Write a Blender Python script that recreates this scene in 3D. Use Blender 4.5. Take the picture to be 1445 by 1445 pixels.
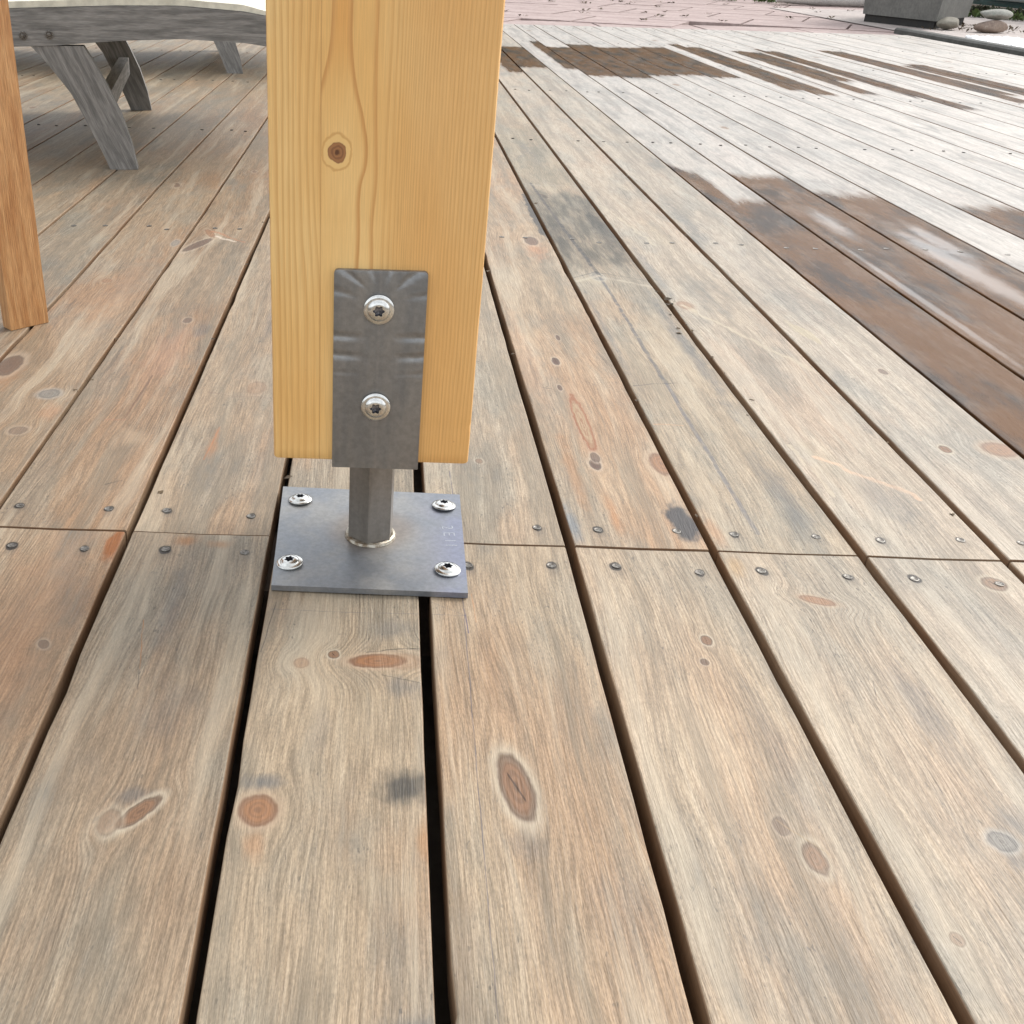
import bpy, bmesh, math, random
from mathutils import Vector, Matrix

S = bpy.context.scene
for o in list(bpy.data.objects):
    bpy.data.objects.remove(o, do_unlink=True)
C = S.collection
R = math.radians
random.seed(7)

# ------------------------------------------------------------------ camera
cam_d = bpy.data.cameras.new("camera")
cam = bpy.data.objects.new("camera", cam_d)
C.objects.link(cam)
rx = Vector((0.999383, 0.025619, 0.024011))
ru = Vector((-0.033397, 0.482539, 0.875237))
rf = Vector((-0.010836, 0.8755, -0.483097))
M = Matrix((rx, ru, -rf)).transposed().to_4x4()
M.translation = Vector((0, 0, 0.522449))
cam.matrix_world = M
cam_d.sensor_width = 36
cam_d.lens = 1463.5 / 1445 * 36
cam_d.shift_x = (722.5 - 510.65) / 1445
cam_d.clip_start = 0.01
cam_d.clip_end = 900
S.camera = cam

# ------------------------------------------------------------------ world and sun (bright overcast, brightest to the right)
SUN_EL, SUN_AZ = 42, 52          # degrees; azimuth measured from +Y (away from the camera) towards +X
w = bpy.data.worlds.new("World")
S.world = w
w.use_nodes = True
nt = w.node_tree
nt.nodes.clear()
sky = nt.nodes.new('ShaderNodeTexSky')
sky.sky_type = 'NISHITA'
sky.sun_disc = False
sky.sun_elevation = R(SUN_EL)
sky.sun_rotation = R(SUN_AZ)
sky.air_density = 1.0
sky.dust_density = 4.0
sky.ozone_density = 0.6
tc = nt.nodes.new('ShaderNodeTexCoord')
cl = nt.nodes.new('ShaderNodeTexNoise')
cl.inputs['Scale'].default_value = 2.2
cl.inputs['Detail'].default_value = 5
mp = nt.nodes.new('ShaderNodeMapping')
mp.inputs['Scale'].default_value = (1, 1, 2.6)
nt.links.new(tc.outputs['Generated'], mp.inputs['Vector'])
nt.links.new(mp.outputs['Vector'], cl.inputs['Vector'])
hs = nt.nodes.new('ShaderNodeHueSaturation')          # cloud cover greys the blue
hs.inputs['Saturation'].default_value = 0.30
nt.links.new(sky.outputs['Color'], hs.inputs['Color'])
mr = nt.nodes.new('ShaderNodeMapRange')
mr.inputs['From Min'].default_value = 0.3
mr.inputs['From Max'].default_value = 0.7
mr.inputs['To Min'].default_value = 0.72
mr.inputs['To Max'].default_value = 1.25
nt.links.new(cl.outputs['Fac'], mr.inputs['Value'])
vm = nt.nodes.new('ShaderNodeVectorMath')
vm.operation = 'SCALE'
cloud = nt.nodes.new('ShaderNodeMix')                  # even cloud cover over the clear-sky gradient
cloud.data_type = 'RGBA'
cloud.inputs[0].default_value = 0.42
cloud.inputs[7].default_value = (7.3, 7.5, 7.7, 1)
nt.links.new(hs.outputs['Color'], cloud.inputs[6])
nt.links.new(cloud.outputs[2], vm.inputs[0])
nt.links.new(mr.outputs['Result'], vm.inputs['Scale'])
bg = nt.nodes.new('ShaderNodeBackground')
bg.inputs['Strength'].default_value = 0.15
nt.links.new(vm.outputs['Vector'], bg.inputs['Color'])
wo = nt.nodes.new('ShaderNodeOutputWorld')
nt.links.new(bg.outputs['Background'], wo.inputs['Surface'])

sd = bpy.data.lights.new("sun", 'SUN')
sd.energy = 1.15
sd.angle = R(20)
sd.color = (1.0, 0.97, 0.93)
sun = bpy.data.objects.new("sun", sd)
C.objects.link(sun)
dirv = Vector((math.sin(R(SUN_AZ)) * math.cos(R(SUN_EL)), math.cos(R(SUN_AZ)) * math.cos(R(SUN_EL)), math.sin(R(SUN_EL))))
sun.rotation_euler = dirv.to_track_quat('Z', 'Y').to_euler()

S.view_settings.view_transform = 'Standard'
S.view_settings.look = 'None'
S.view_settings.gamma = 1
S.view_settings.use_curve_mapping = False
S.view_settings.exposure = 0.78
S.cycles.max_bounces = 4
S.cycles.use_denoising = True


# ------------------------------------------------------------------ shader helper
class G:
    def __init__(s, tree):
        s.t = tree

    def n(s, typ, **kw):
        nd = s.t.nodes.new(typ)
        for k, v in kw.items():
            setattr(nd, k, v)
        return nd

    def put(s, sock, v):
        if isinstance(v, bpy.types.NodeSocket):
            s.t.links.new(v, sock)
        elif v is not None:
            if isinstance(v, tuple) and sock.type == 'RGBA' and len(v) == 3:
                v = (*v, 1)
            sock.default_value = v

    def m(s, op, a, b=None, c=None, clamp=False):
        nd = s.n('ShaderNodeMath', operation=op, use_clamp=clamp)
        s.put(nd.inputs[0], a)
        if b is not None:
            s.put(nd.inputs[1], b)
        if c is not None:
            s.put(nd.inputs[2], c)
        return nd.outputs[0]

    def add(s, a, b): return s.m('ADD', a, b)
    def sub(s, a, b): return s.m('SUBTRACT', a, b)
    def mul(s, a, b): return s.m('MULTIPLY', a, b)
    def mad(s, a, b, c): return s.m('MULTIPLY_ADD', a, b, c)

    def ss(s, x, lo, hi, tmin=0.0, tmax=1.0):
        """smoothstep; lo may be larger than hi"""
        if not isinstance(lo, bpy.types.NodeSocket) and not isinstance(hi, bpy.types.NodeSocket) and lo > hi:
            lo, hi, tmin, tmax = hi, lo, tmax, tmin
        nd = s.n('ShaderNodeMapRange', interpolation_type='SMOOTHSTEP')
        s.put(nd.inputs[0], x)
        s.put(nd.inputs[1], lo)
        s.put(nd.inputs[2], hi)
        s.put(nd.inputs[3], tmin)
        s.put(nd.inputs[4], tmax)
        return nd.outputs[0]

    def comb(s, x, y, z=0.0):
        nd = s.n('ShaderNodeCombineXYZ')
        s.put(nd.inputs[0], x); s.put(nd.inputs[1], y); s.put(nd.inputs[2], z)
        return nd.outputs[0]

    def sep(s, v):
        nd = s.n('ShaderNodeSeparateXYZ')
        s.put(nd.inputs[0], v)
        return nd.outputs

    def noise(s, vec, scale=1.0, detail=2.0, rough=0.5, dist=0.0):
        nd = s.n('ShaderNodeTexNoise')
        s.put(nd.inputs['Vector'], vec)
        nd.inputs['Scale'].default_value = scale
        nd.inputs['Detail'].default_value = detail
        nd.inputs['Roughness'].default_value = rough
        nd.inputs['Distortion'].default_value = dist
        return nd.outputs['Fac']

    def mix(s, f, a, b, mode='MIX'):
        nd = s.n('ShaderNodeMix', data_type='RGBA', blend_type=mode)
        s.put(nd.inputs[0], f)
        s.put(nd.inputs[6], a)
        s.put(nd.inputs[7], b)
        return nd.outputs[2]

    def hsv(s, col, h=0.5, sat=1.0, v=1.0):
        nd = s.n('ShaderNodeHueSaturation')
        s.put(nd.inputs['Hue'], h); s.put(nd.inputs['Saturation'], sat); s.put(nd.inputs['Value'], v)
        s.put(nd.inputs['Color'], col)
        return nd.outputs[0]

    def grp(self_, tree_, **kw):
        nd = self_.n('ShaderNodeGroup', node_tree=tree_)
        for k, v in kw.items():
            self_.put(nd.inputs[k], v)
        return nd.outputs


def new_group(name, ins, outs):
    g = bpy.data.node_groups.new(name, 'ShaderNodeTree')
    for nme, typ in ins:
        g.interface.new_socket(nme, in_out='INPUT', socket_type='NodeSocket' + typ)
    for nme, typ in outs:
        g.interface.new_socket(nme, in_out='OUTPUT', socket_type='NodeSocket' + typ)
    i = g.nodes.new('NodeGroupInput')
    o = g.nodes.new('NodeGroupOutput')
    return g, G(g), i.outputs, o.inputs


# elliptical distance with turned axes and a ragged edge
g_ell, h, I, O = new_group('ellipse_field', [('P', 'Vector'), ('cx', 'Float'), ('cy', 'Float'), ('rx', 'Float'), ('ry', 'Float'), ('ca', 'Float'), ('sa', 'Float'), ('ragged', 'Float'), ('nsc', 'Float')], [('d', 'Float'), ('dx', 'Float'), ('dy', 'Float')])
x, y, z = h.sep(I['P'])
dx = h.sub(x, I['cx']); dy = h.sub(y, I['cy'])
u = h.add(h.mul(dx, I['ca']), h.mul(dy, I['sa']))
v = h.sub(h.mul(dy, I['ca']), h.mul(dx, I['sa']))
nv = h.comb(h.mul(x, I['nsc']), h.mul(h.mul(y, I['nsc']), 0.55), I['cx'])
nz = h.sub(h.noise(nv, 1.0, 2, 0.6), 0.5)
uu = h.m('DIVIDE', u, I['rx']); vv = h.m('DIVIDE', v, I['ry'])
d = h.m('SQRT', h.add(h.mul(uu, uu), h.mul(vv, vv)))
d = h.mad(nz, I['ragged'], d)
h.put(O['d'], d); h.put(O['dx'], uu); h.put(O['dy'], vv)

# a knot bends the grain around it ...
g_bend, h, I, O = new_group('grain_bend', [('g', 'Float'), ('d', 'Float'), ('dx', 'Float'), ('rx', 'Float'), ('k', 'Float')], [('g', 'Float')])
e = h.m('EXPONENT', h.mul(h.mul(I['d'], I['d']), -0.16))
h.put(O['g'], h.sub(I['g'], h.mul(h.mul(h.mul(I['dx'], I['rx']), I['k']), e)))

# ... and has a ringed core with a dark rim and a pale halo
g_knot, h, I, O = new_group('knot_colour', [('col', 'Color'), ('hgt', 'Float'), ('d', 'Float'), ('dx', 'Float'), ('dy', 'Float'), ('core', 'Color'), ('rim', 'Color'), ('halo', 'Color'), ('s', 'Float'), ('crack', 'Float')], [('col', 'Color'), ('hgt', 'Float')])
halo = h.mul(h.ss(I['d'], 1.9, 1.05), h.mul(I['s'], 0.72))
c = h.mix(halo, I['col'], I['halo'])
core = h.mul(h.ss(I['d'], 1.12, 0.78), I['s'])
ring = h.ss(h.m('SINE', h.mul(I['d'], 17.0)), -0.7, 0.9)
cc = h.mix(h.mul(ring, 0.40), I['core'], I['rim'])
ctr = h.ss(I['d'], 0.35, 0.0)
cc = h.mix(h.mul(ctr, 0.5), cc, I['rim'])
cc = h.mix(0.45, cc, h.mix(1.0, h.hsv(c, 0.5, 0.3, 2.1), cc, 'MULTIPLY'))
c = h.mix(h.mul(core, 0.93), c, cc)
rim = h.mul(h.mul(h.ss(I['d'], 0.80, 1.0), h.ss(I['d'], 1.30, 1.02)), I['s'])
c = h.mix(h.mul(rim, 0.78), c, I['rim'])
cr = h.m('ABSOLUTE', h.add(h.mul(I['dx'], 0.8), h.mul(I['dy'], 0.55)))
crk = h.mul(h.mul(h.ss(cr, 0.09, 0.02), h.ss(I['d'], 0.7, 0.5)), I['crack'])
c = h.mix(crk, c, (0.02, 0.012, 0.008))
h.put(O['col'], c)
h.put(O['hgt'], h.sub(h.add(I['hgt'], h.mul(core, 0.25)), h.add(h.mul(rim, 0.5), crk)))

# soft patch of another colour
g_blot, h, I, O = new_group('blot_colour', [('col', 'Color'), ('d', 'Float'), ('c', 'Color'), ('s', 'Float'), ('soft', 'Float')], [('col', 'Color'), ('m', 'Float')])
mk = h.mul(h.ss(I['d'], h.add(h.mul(I['soft'], -1.0), 1.0), 1.0, 1.0, 0.0), I['s'])
tg = h.mix(0.55, I['c'], h.mix(1.0, h.hsv(I['col'], 0.5, 0.6, 2.3), I['c'], 'MULTIPLY'))
h.put(O['col'], h.mix(mk, I['col'], tg)); h.put(O['m'], mk)

# straight scratch, pencil line or crack
g_line, h, I, O = new_group('line_colour', [('P', 'Vector'), ('ax', 'Float'), ('ay', 'Float'), ('bx', 'Float'), ('by', 'Float'), ('w', 'Float'), ('wob', 'Float'), ('c', 'Color'), ('s', 'Float'), ('col', 'Color')], [('col', 'Color'), ('m', 'Float')])
x, y, z = h.sep(I['P'])
nn = h.mul(h.sub(h.noise(h.comb(h.mul(x, 25.0), h.mul(y, 25.0), I['ax']), 1, 3), 0.5), I['wob'])
px = h.add(h.sub(x, I['ax']), nn); py = h.add(h.sub(y, I['ay']), nn)
bx = h.sub(I['bx'], I['ax']); by = h.sub(I['by'], I['ay'])
tt = h.m('DIVIDE', h.add(h.mul(px, bx), h.mul(py, by)), h.add(h.mul(bx, bx), h.mul(by, by)), clamp=True)
qx = h.sub(px, h.mul(bx, tt)); qy = h.sub(py, h.mul(by, tt))
dd = h.m('SQRT', h.add(h.mul(qx, qx), h.mul(qy, qy)))
vary = h.ss(h.noise(h.comb(h.mul(x, 60.0), h.mul(y, 60.0), 3.0), 1, 2), 0.3, 0.6, 0.45, 1.0)
mk = h.mul(h.mul(h.ss(dd, h.mul(I['w'], 0.35), I['w'], 1.0, 0.0), I['s']), vary)
h.put(O['col'], h.mix(mk, I['col'], I['c'])); h.put(O['m'], mk)

# wet area: box in board coordinates with tongues along the grain at its ends
g_wet, h, I, O = new_group('wet_box', [('P', 'Vector'), ('x0', 'Float'), ('x1', 'Float'), ('y0', 'Float'), ('y1', 'Float'), ('slant', 'Float'), ('prev', 'Float')], [('m', 'Float')])
x, y, z = h.sep(I['P'])
n1 = h.sub(h.noise(h.comb(h.mul(x, 34.0), h.mul(y, 5.0), I['y0']), 1, 5, 0.7), 0.5)
n2 = h.sub(h.noise(h.comb(h.mul(x, 30.0), h.mul(y, 6.0), I['y0']), 1, 3), 0.5)
yy = h.add(h.add(y, h.mul(n1, 0.24)), h.mul(h.sub(x, I['x0']), I['slant']))
xx = h.add(x, h.mul(n2, 0.03))
a = h.ss(h.sub(yy, I['y0']), 0.0, 0.13); b = h.ss(h.sub(I['y1'], yy), 0.0, 0.13)
c1 = h.ss(h.sub(xx, I['x0']), 0.0, 0.020); d1 = h.ss(h.sub(I['x1'], xx), 0.0, 0.020)
h.put(O['m'], h.m('MAXIMUM', I['prev'], h.mul(h.mul(a, b), h.mul(c1, d1))))

# weathered softwood
g_wood, h, I, O = new_group('weathered_wood', [('P', 'Vector'), ('g', 'Float'), ('seed', 'Float'), ('warm', 'Float'), ('grey', 'Float'), ('val', 'Float'), ('ringf', 'Float')], [('col', 'Color'), ('hgt', 'Float')])
x, y, z = h.sep(I['P'])
sd_ = h.mul(I['seed'], 37.0)
low = h.noise(h.comb(h.mul(x, 7.0), h.mul(y, 2.2), sd_), 1, 3, 0.55)
low2 = h.noise(h.comb(h.mul(x, 16.0), h.mul(y, 5.0), h.add(sd_, 9.0)), 1, 4, 0.6)
mid = h.noise(h.comb(h.mul(I['g'], 70.0), h.mul(y, 3.5), h.add(sd_, 3.0)), 1, 3, 0.6)
fine = h.noise(h.comb(h.mul(I['g'], 420.0), h.mul(y, 26.0), h.add(z, sd_)), 1, 3, 0.65)
ph = h.add(h.mul(I['g'], I['ringf']), h.mul(low2, 1.6))
ph = h.add(ph, h.mul(h.noise(h.comb(h.mul(x, 14.0), h.mul(y, 38.0), sd_), 1, 2), 0.5))
ring = h.ss(h.m('SINE', h.mul(ph, 6.28318)), -0.2, 1.0)
ramp = h.ss(h.noise(h.comb(h.mul(x, 18.0), h.mul(y, 4.0), h.add(sd_, 21.0)), 1, 2), 0.44, 0.66, 0.0, 1.0)
ring = h.mul(ring, ramp)
tan = (0.345, 0.275, 0.198); peach = (0.335, 0.222, 0.142); gry = (0.232, 0.219, 0.182)
wf = h.m('ADD', h.mul(h.ss(low, 0.42, 0.68), 0.70), h.sub(I['warm'], 0.58), clamp=True)
gf = h.m('ADD', h.mul(h.ss(low2, 0.42, 0.66), 0.55), h.sub(I['grey'], 0.45), clamp=True)
c = h.mix(wf, tan, peach)
c = h.mix(gf, c, gry)
c = h.mix(h.mul(h.ss(mid, 0.50, 0.72), 0.35), c, (0.44, 0.385, 0.30))
c = h.mix(h.mul(ring, h.ss(I['seed'], 0.0, 1.0, 0.30, 0.50)), c, (0.185, 0.135, 0.092))
c = h.mix(h.mul(h.ss(mid, 0.48, 0.28), 0.38), c, (0.15, 0.12, 0.09))
fv = h.ss(fine, 0.3, 0.7, 0.72, 1.16)
hi = h.noise(h.comb(h.mul(x, 900.0), h.mul(y, 260.0), sd_), 1, 2, 0.6)
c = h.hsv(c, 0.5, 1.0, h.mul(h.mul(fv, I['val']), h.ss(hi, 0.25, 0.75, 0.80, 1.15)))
sp = h.noise(h.comb(h.mul(x, 380.0), h.mul(y, 120.0), h.add(sd_, 5.0)), 1, 2, 0.5)
sp = h.mul(h.ss(sp, 0.64, 0.74), h.ss(low2, 0.36, 0.62))
c = h.mix(h.mul(sp, 0.72), c, (0.07, 0.062, 0.055))
band = h.noise(h.comb(h.mul(I['g'], 30.0), h.mul(y, 1.6), h.add(sd_, 31.0)), 1, 3, 0.6)
c = h.mix(h.mul(h.ss(band, 0.50, 0.66), 0.50), c, (0.17, 0.145, 0.11))
chk = h.noise(h.comb(h.mul(I['g'], 240.0), h.mul(y, 4.0), h.add(sd_, 41.0)), 1, 2, 0.5)
chk = h.mul(h.ss(chk, 0.66, 0.74), h.ss(low2, 0.40, 0.60))
c = h.mix(h.mul(chk, 0.55), c, (0.075, 0.06, 0.045))
c = h.mix(h.mul(h.ss(band, 0.48, 0.34), 0.40), c, (0.43, 0.37, 0.285))
# dark mildewy clouds with dirt gathered in the grain
md = h.mul(h.ss(h.noise(h.comb(h.mul(x, 11.0), h.mul(y, 3.6), h.add(sd_, 15.0)), 1, 4, 0.65), 0.56, 0.76), h.ss(fine, 0.35, 0.65, 0.4, 1.0))
c = h.mix(h.mul(md, 0.75), c, (0.105, 0.108, 0.10))
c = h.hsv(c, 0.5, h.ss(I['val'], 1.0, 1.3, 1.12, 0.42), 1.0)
h.put(O['col'], c)
h.put(O['hgt'], h.sub(h.add(h.mul(fine, 0.9), h.mul(mid, 0.5)), h.add(h.mul(ring, 0.35), h.mul(sp, 0.5))))

KC = {  # core, rim, halo
    'brown': ((0.205, 0.108, 0.058), (0.075, 0.038, 0.02), (0.43, 0.37, 0.28)),
    'orange': ((0.27, 0.125, 0.055), (0.12, 0.05, 0.024), (0.38, 0.28, 0.19)),
    'dark': ((0.09, 0.045, 0.03), (0.045, 0.025, 0.018), (0.40, 0.32, 0.24)),
    'eye': ((0.38, 0.28, 0.17), (0.22, 0.07, 0.025), (0.32, 0.21, 0.13)),
    'grey': ((0.20, 0.19, 0.17), (0.075, 0.07, 0.065), (0.33, 0.32, 0.29)),
}


def principled(name):
    m = bpy.data.materials.new(name)
    m.use_nodes = True
    t = m.node_tree
    b = t.nodes['Principled BSDF']
    return m, G(t), b


def board_mat(name, ox=0, oy=0, ringf=300, knots=(), blots=(), patches=(), lines=(), wets=(), puddles=(), wetc=(0.130, 0.052, 0.008)):
    m, h, b = principled(name)
    P = h.n('ShaderNodeTexCoord').outputs['Object']
    x, y, z = h.sep(P)
    at = {}
    for k in ('seed', 'warm', 'grey', 'val'):
        a = h.n('ShaderNodeAttribute', attribute_type='OBJECT', attribute_name=k)
        at[k] = a.outputs['Fac']
    sd_ = at['seed']
    # gentle waver of the grain
    wv = h.noise(h.comb(h.mul(x, 6.0), h.mul(y, 1.7), h.mul(sd_, 11.0)), 1, 2)
    wv2 = h.noise(h.comb(h.mul(x, 30.0), h.mul(y, 9.0), h.mul(sd_, 17.0)), 1, 2)
    g = h.add(h.add(x, h.mul(h.sub(wv, 0.5), 0.05)), h.mul(h.sub(wv2, 0.5), 0.006))
    # scattered small knots everywhere
    vo = h.n('ShaderNodeTexVoronoi', voronoi_dimensions='3D', feature='F1')
    h.put(vo.inputs['Vector'], h.comb(h.mul(x, 9.0), h.mul(y, 3.4), h.mul(sd_, 50.0)))
    vo.inputs['Scale'].default_value = 1.0
    vo.inputs['Randomness'].default_value = 1.0
    vr = h.sep(vo.outputs['Color'])
    vk = h.m('GREATER_THAN', vr[0], 0.70)
    vrad = h.ss(vr[1], 0.0, 1.0, 0.05, 0.13)
    vd = h.m('DIVIDE', vo.outputs['Distance'], vrad)
    vd = h.add(vd, h.mul(h.sub(h.noise(h.comb(h.mul(x, 90.0), h.mul(y, 45.0), 0.0), 1, 3), 0.5), 1.3))
    ell = []
    for kn in knots:
        kx, ky, krx, kry, kind = kn[:5]
        ang = kn[5] if len(kn) > 5 else 0
        st = kn[6] if len(kn) > 6 else 1.0
        o = h.grp(g_ell, P=P, cx=kx - ox, cy=ky - oy, rx=krx, ry=kry, ca=math.cos(R(ang)), sa=math.sin(R(ang)), ragged=0.40 if krx > .009 else 0.7, nsc=110.0)
        g = h.grp(g_bend, g=g, d=o['d'], dx=o['dx'], rx=krx, k=0.7)[0]
        ell.append((o, kind, st))
    rf_ = h.ss(sd_, 0.0, 1.0, ringf * 0.7, ringf * 1.35)
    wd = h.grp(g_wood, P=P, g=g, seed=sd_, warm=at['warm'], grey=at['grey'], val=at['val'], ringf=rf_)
    c, hg = wd['col'], wd['hgt']
    o2 = h.grp(g_knot, col=c, hgt=hg, d=vd, dx=5.0, dy=5.0, core=h.mix(vr[2], (0.22, 0.10, 0.05), (0.10, 0.06, 0.04)), rim=(0.10, 0.05, 0.03), halo=(0.38, 0.31, 0.23), s=h.mul(vk, 0.75), crack=0.0)
    c, hg = o2['col'], o2['hgt']
    for (x0, x1, y0, y1, pcol, ps) in patches:
        pm_ = h.grp(g_wet, P=P, x0=x0 - ox, x1=x1 - ox, y0=y0 - oy, y1=y1 - oy, slant=0.0, prev=0.0)[0]
        pm_ = h.mul(pm_, h.ss(h.noise(h.comb(h.mul(x, 45.0), h.mul(y, 6.0), 4.0), 1, 4, 0.65), 0.36, 0.62, 0.40, 1.0))
        c = h.mix(h.mul(pm_, ps), c, h.mix(0.5, pcol, h.mix(1.0, h.hsv(c, 0.5, 0.6, 2.9), pcol, 'MULTIPLY')))
    for bl in blots:
        bx, by, brx, bry, bc, bs = bl[:6]
        ang = bl[6] if len(bl) > 6 else 0
        soft = bl[7] if len(bl) > 7 else 0.92
        o = h.grp(g_ell, P=P, cx=bx - ox, cy=by - oy, rx=brx, ry=bry, ca=math.cos(R(ang)), sa=math.sin(R(ang)), ragged=1.2, nsc=60.0)
        c = h.grp(g_blot, col=c, d=o['d'], c=bc, s=bs, soft=soft)['col']
    for (o, kind, st) in ell:
        a, r_, hl = KC[kind]
        q = h.grp(g_knot, col=c, hgt=hg, d=o['d'], dx=o['dx'], dy=o['dy'], core=a, rim=r_, halo=hl, s=st, crack=0.7 if kind == 'brown' and krx > .009 else 0.0)
        c, hg = q['col'], q['hgt']
    for ln in lines:
        ax, ay, bx, by, lw, wob, lc, ls = ln
        q = h.grp(g_line, P=P, ax=ax - ox, ay=ay - oy, bx=bx - ox, by=by - oy, w=lw, wob=wob, c=lc, s=ls, col=c)
        c = q['col']
        hg = h.sub(hg, h.mul(q['m'], 0.8))
    # un-weathered brown flanks of the board
    nrm = h.sep(h.n('ShaderNodeNewGeometry').outputs['Normal'])
    side = h.ss(nrm[2], 0.75, 0.35)
    sc = h.mix(h.ss(h.noise(h.comb(h.mul(x, 10.0), h.mul(y, 5.0), h.mul(sd_, 7.0)), 1, 3), 0.35, 0.65), (0.225, 0.125, 0.065), (0.30, 0.21, 0.135))
    sc = h.mix(h.ss(fine_side(h, x, y, z), 0.4, 0.7, 0.0, 0.35), sc, (0.08, 0.05, 0.035))
    c = h.mix(h.mul(side, 0.85), c, sc)
    rough = 0.5
    ior = 1.38
    bstr = 1.0
    if wets:
        mk = 0.0
        for (x0, x1, y0, y1, sl) in wets:
            mk = h.grp(g_wet, P=P, x0=x0 - ox, x1=x1 - ox, y0=y0 - oy, y1=y1 - oy, slant=sl, prev=mk)[0]
        wl = h.noise(h.comb(h.mul(x, 14.0), h.mul(y, 4.0), h.mul(sd_, 3.0)), 1, 4, 0.6)
        cw = h.mix(0.86, c, h.mix(1.0, c, h.mix(h.ss(wl, 0.35, 0.65), wetc, (0.085, 0.05, 0.034)), 'MULTIPLY'))
        cw = h.mix(0.68, cw, h.mix(h.ss(wl, 0.42, 0.68), wetc, (0.026, 0.014, 0.009)))
        c = h.mix(h.mul(mk, h.ss(h.noise(h.comb(h.mul(x, 26.0), h.mul(y, 7.0), sd_), 1, 3, 0.6), 0.3, 0.6, 0.84, 1.0)), c, cw)
        rough = h.ss(mk, 0.0, 1.0, 0.48, 0.24)
        bstr = h.ss(mk, 0.0, 1.0, 1.0, 0.6)
        ior = h.ss(mk, 0.0, 1.0, 1.38, 1.15)
        for (bx, by, brx, bry) in puddles:
            o = h.grp(g_ell, P=P, cx=bx - ox, cy=by - oy, rx=brx, ry=bry, ca=1.0, sa=0.0, ragged=0.6, nsc=30.0)
            pm = h.ss(o['d'], 1.15, 0.35)
            rough = h.sub(rough, h.mul(pm, 0.17))
            ior = h.add(ior, h.mul(pm, 0.17))
            bstr = h.mul(bstr, h.sub(1.0, h.mul(pm, 0.85)))
    bp = h.n('ShaderNodeBump')
    bp.inputs['Distance'].default_value = 0.0009
    h.put(bp.inputs['Strength'], bstr)
    h.put(b.inputs['Base Color'], c)
    h.put(b.inputs['Roughness'], rough)
    h.put(b.inputs['Normal'], bp.outputs[0])
    h.put(b.inputs['IOR'], ior)
    h.put(bp.inputs['Height'], h.noise(h.comb(h.mul(h.add(x, h.mul(h.sub(wv, 0.5), 0.05)), 380.0), h.mul(y, 22.0), sd_), 1, 3, 0.7))
    return m


def fine_side(h, x, y, z):
    return h.noise(h.comb(h.mul(z, 400.0), h.mul(y, 20.0), x), 1, 2)


def simple_mat(name, c1, c2, scale=8.0, rough=0.7, bump=0.3, bd=0.002, metal=0.0, det=4, c3=None, stretch=(1, 1, 1)):
    m, h, b = principled(name)
    P = h.n('ShaderNodeTexCoord').outputs['Object']
    x, y, z = h.sep(P)
    v = h.comb(h.mul(x, stretch[0]), h.mul(y, stretch[1]), h.mul(z, stretch[2]))
    n1 = h.noise(v, scale, det, 0.6)
    n2 = h.noise(v, scale * 9, 3, 0.6)
    c = h.mix(h.ss(n1, 0.35, 0.65), c1, c2)
    c = h.hsv(c, 0.5, 1, h.ss(n2, 0.3, 0.7, 0.85, 1.13))
    if c3:
        n3 = h.noise(v, scale * 2.7, 4, 0.7)
        c = h.mix(h.mul(h.ss(n3, 0.58, 0.72), 0.7), c, c3)
    bp = h.n('ShaderNodeBump')
    bp.inputs['Distance'].default_value = bd
    bp.inputs['Strength'].default_value = bump
    h.put(bp.inputs['Height'], h.add(h.mul(n2, 0.6), n1))
    h.put(b.inputs['Normal'], bp.outputs[0])
    h.put(b.inputs['Base Color'], c)
    h.put(b.inputs['Roughness'], h.ss(n1, 0.3, 0.7, rough - 0.07, rough + 0.07))
    b.inputs['Metallic'].default_value = metal
    return m


# ------------------------------------------------------------------ mesh helpers
def mesh_obj(name, bm, mat, parent=None, loc=(0, 0, 0), smooth=False, **props):
    me = bpy.data.meshes.new(name)
    bmesh.ops.recalc_face_normals(bm, faces=bm.faces[:])
    bm.to_mesh(me)
    bm.free()
    if smooth:
        me.polygons.foreach_set('use_smooth', [True] * len(me.polygons))
        try:
            me.set_sharp_from_angle(angle=R(38))
        except Exception:
            pass
    if mat:
        me.materials.append(mat)
    o = bpy.data.objects.new(name, me)
    C.objects.link(o)
    o.location = loc
    if parent:
        o.parent = parent
    for k, v in props.items():
        o[k] = v
    return o


def empty(name, loc=(0, 0, 0), rz=0.0, **props):
    o = bpy.data.objects.new(name, None)
    C.objects.link(o)
    o.location = loc
    o.rotation_euler = (0, 0, rz)
    o.empty_display_size = 0.1
    for k, v in props.items():
        o[k] = v
    return o


def add_box(bm, x0, x1, y0, y1, z0, z1, mtx=None):
    vs = [bm.verts.new((x, y, z)) for z in (z0, z1) for y in (y0, y1) for x in (x0, x1)]
    for f in ((0, 2, 3, 1), (4, 5, 7, 6), (0, 1, 5, 4), (2, 6, 7, 3), (0, 4, 6, 2), (1, 3, 7, 5)):
        bm.faces.new([vs[i] for i in f])
    if mtx:
        for v_ in vs:
            v_.co = mtx @ v_.co
    return vs


def bevel_all(bm, w_, seg=2, angle=30):
    es = [e for e in bm.edges if len(e.link_faces) == 2 and e.calc_face_angle(0) > R(angle)]
    bmesh.ops.bevel(bm, geom=es, offset=w_, segments=seg, affect='EDGES', profile=0.6)


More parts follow.
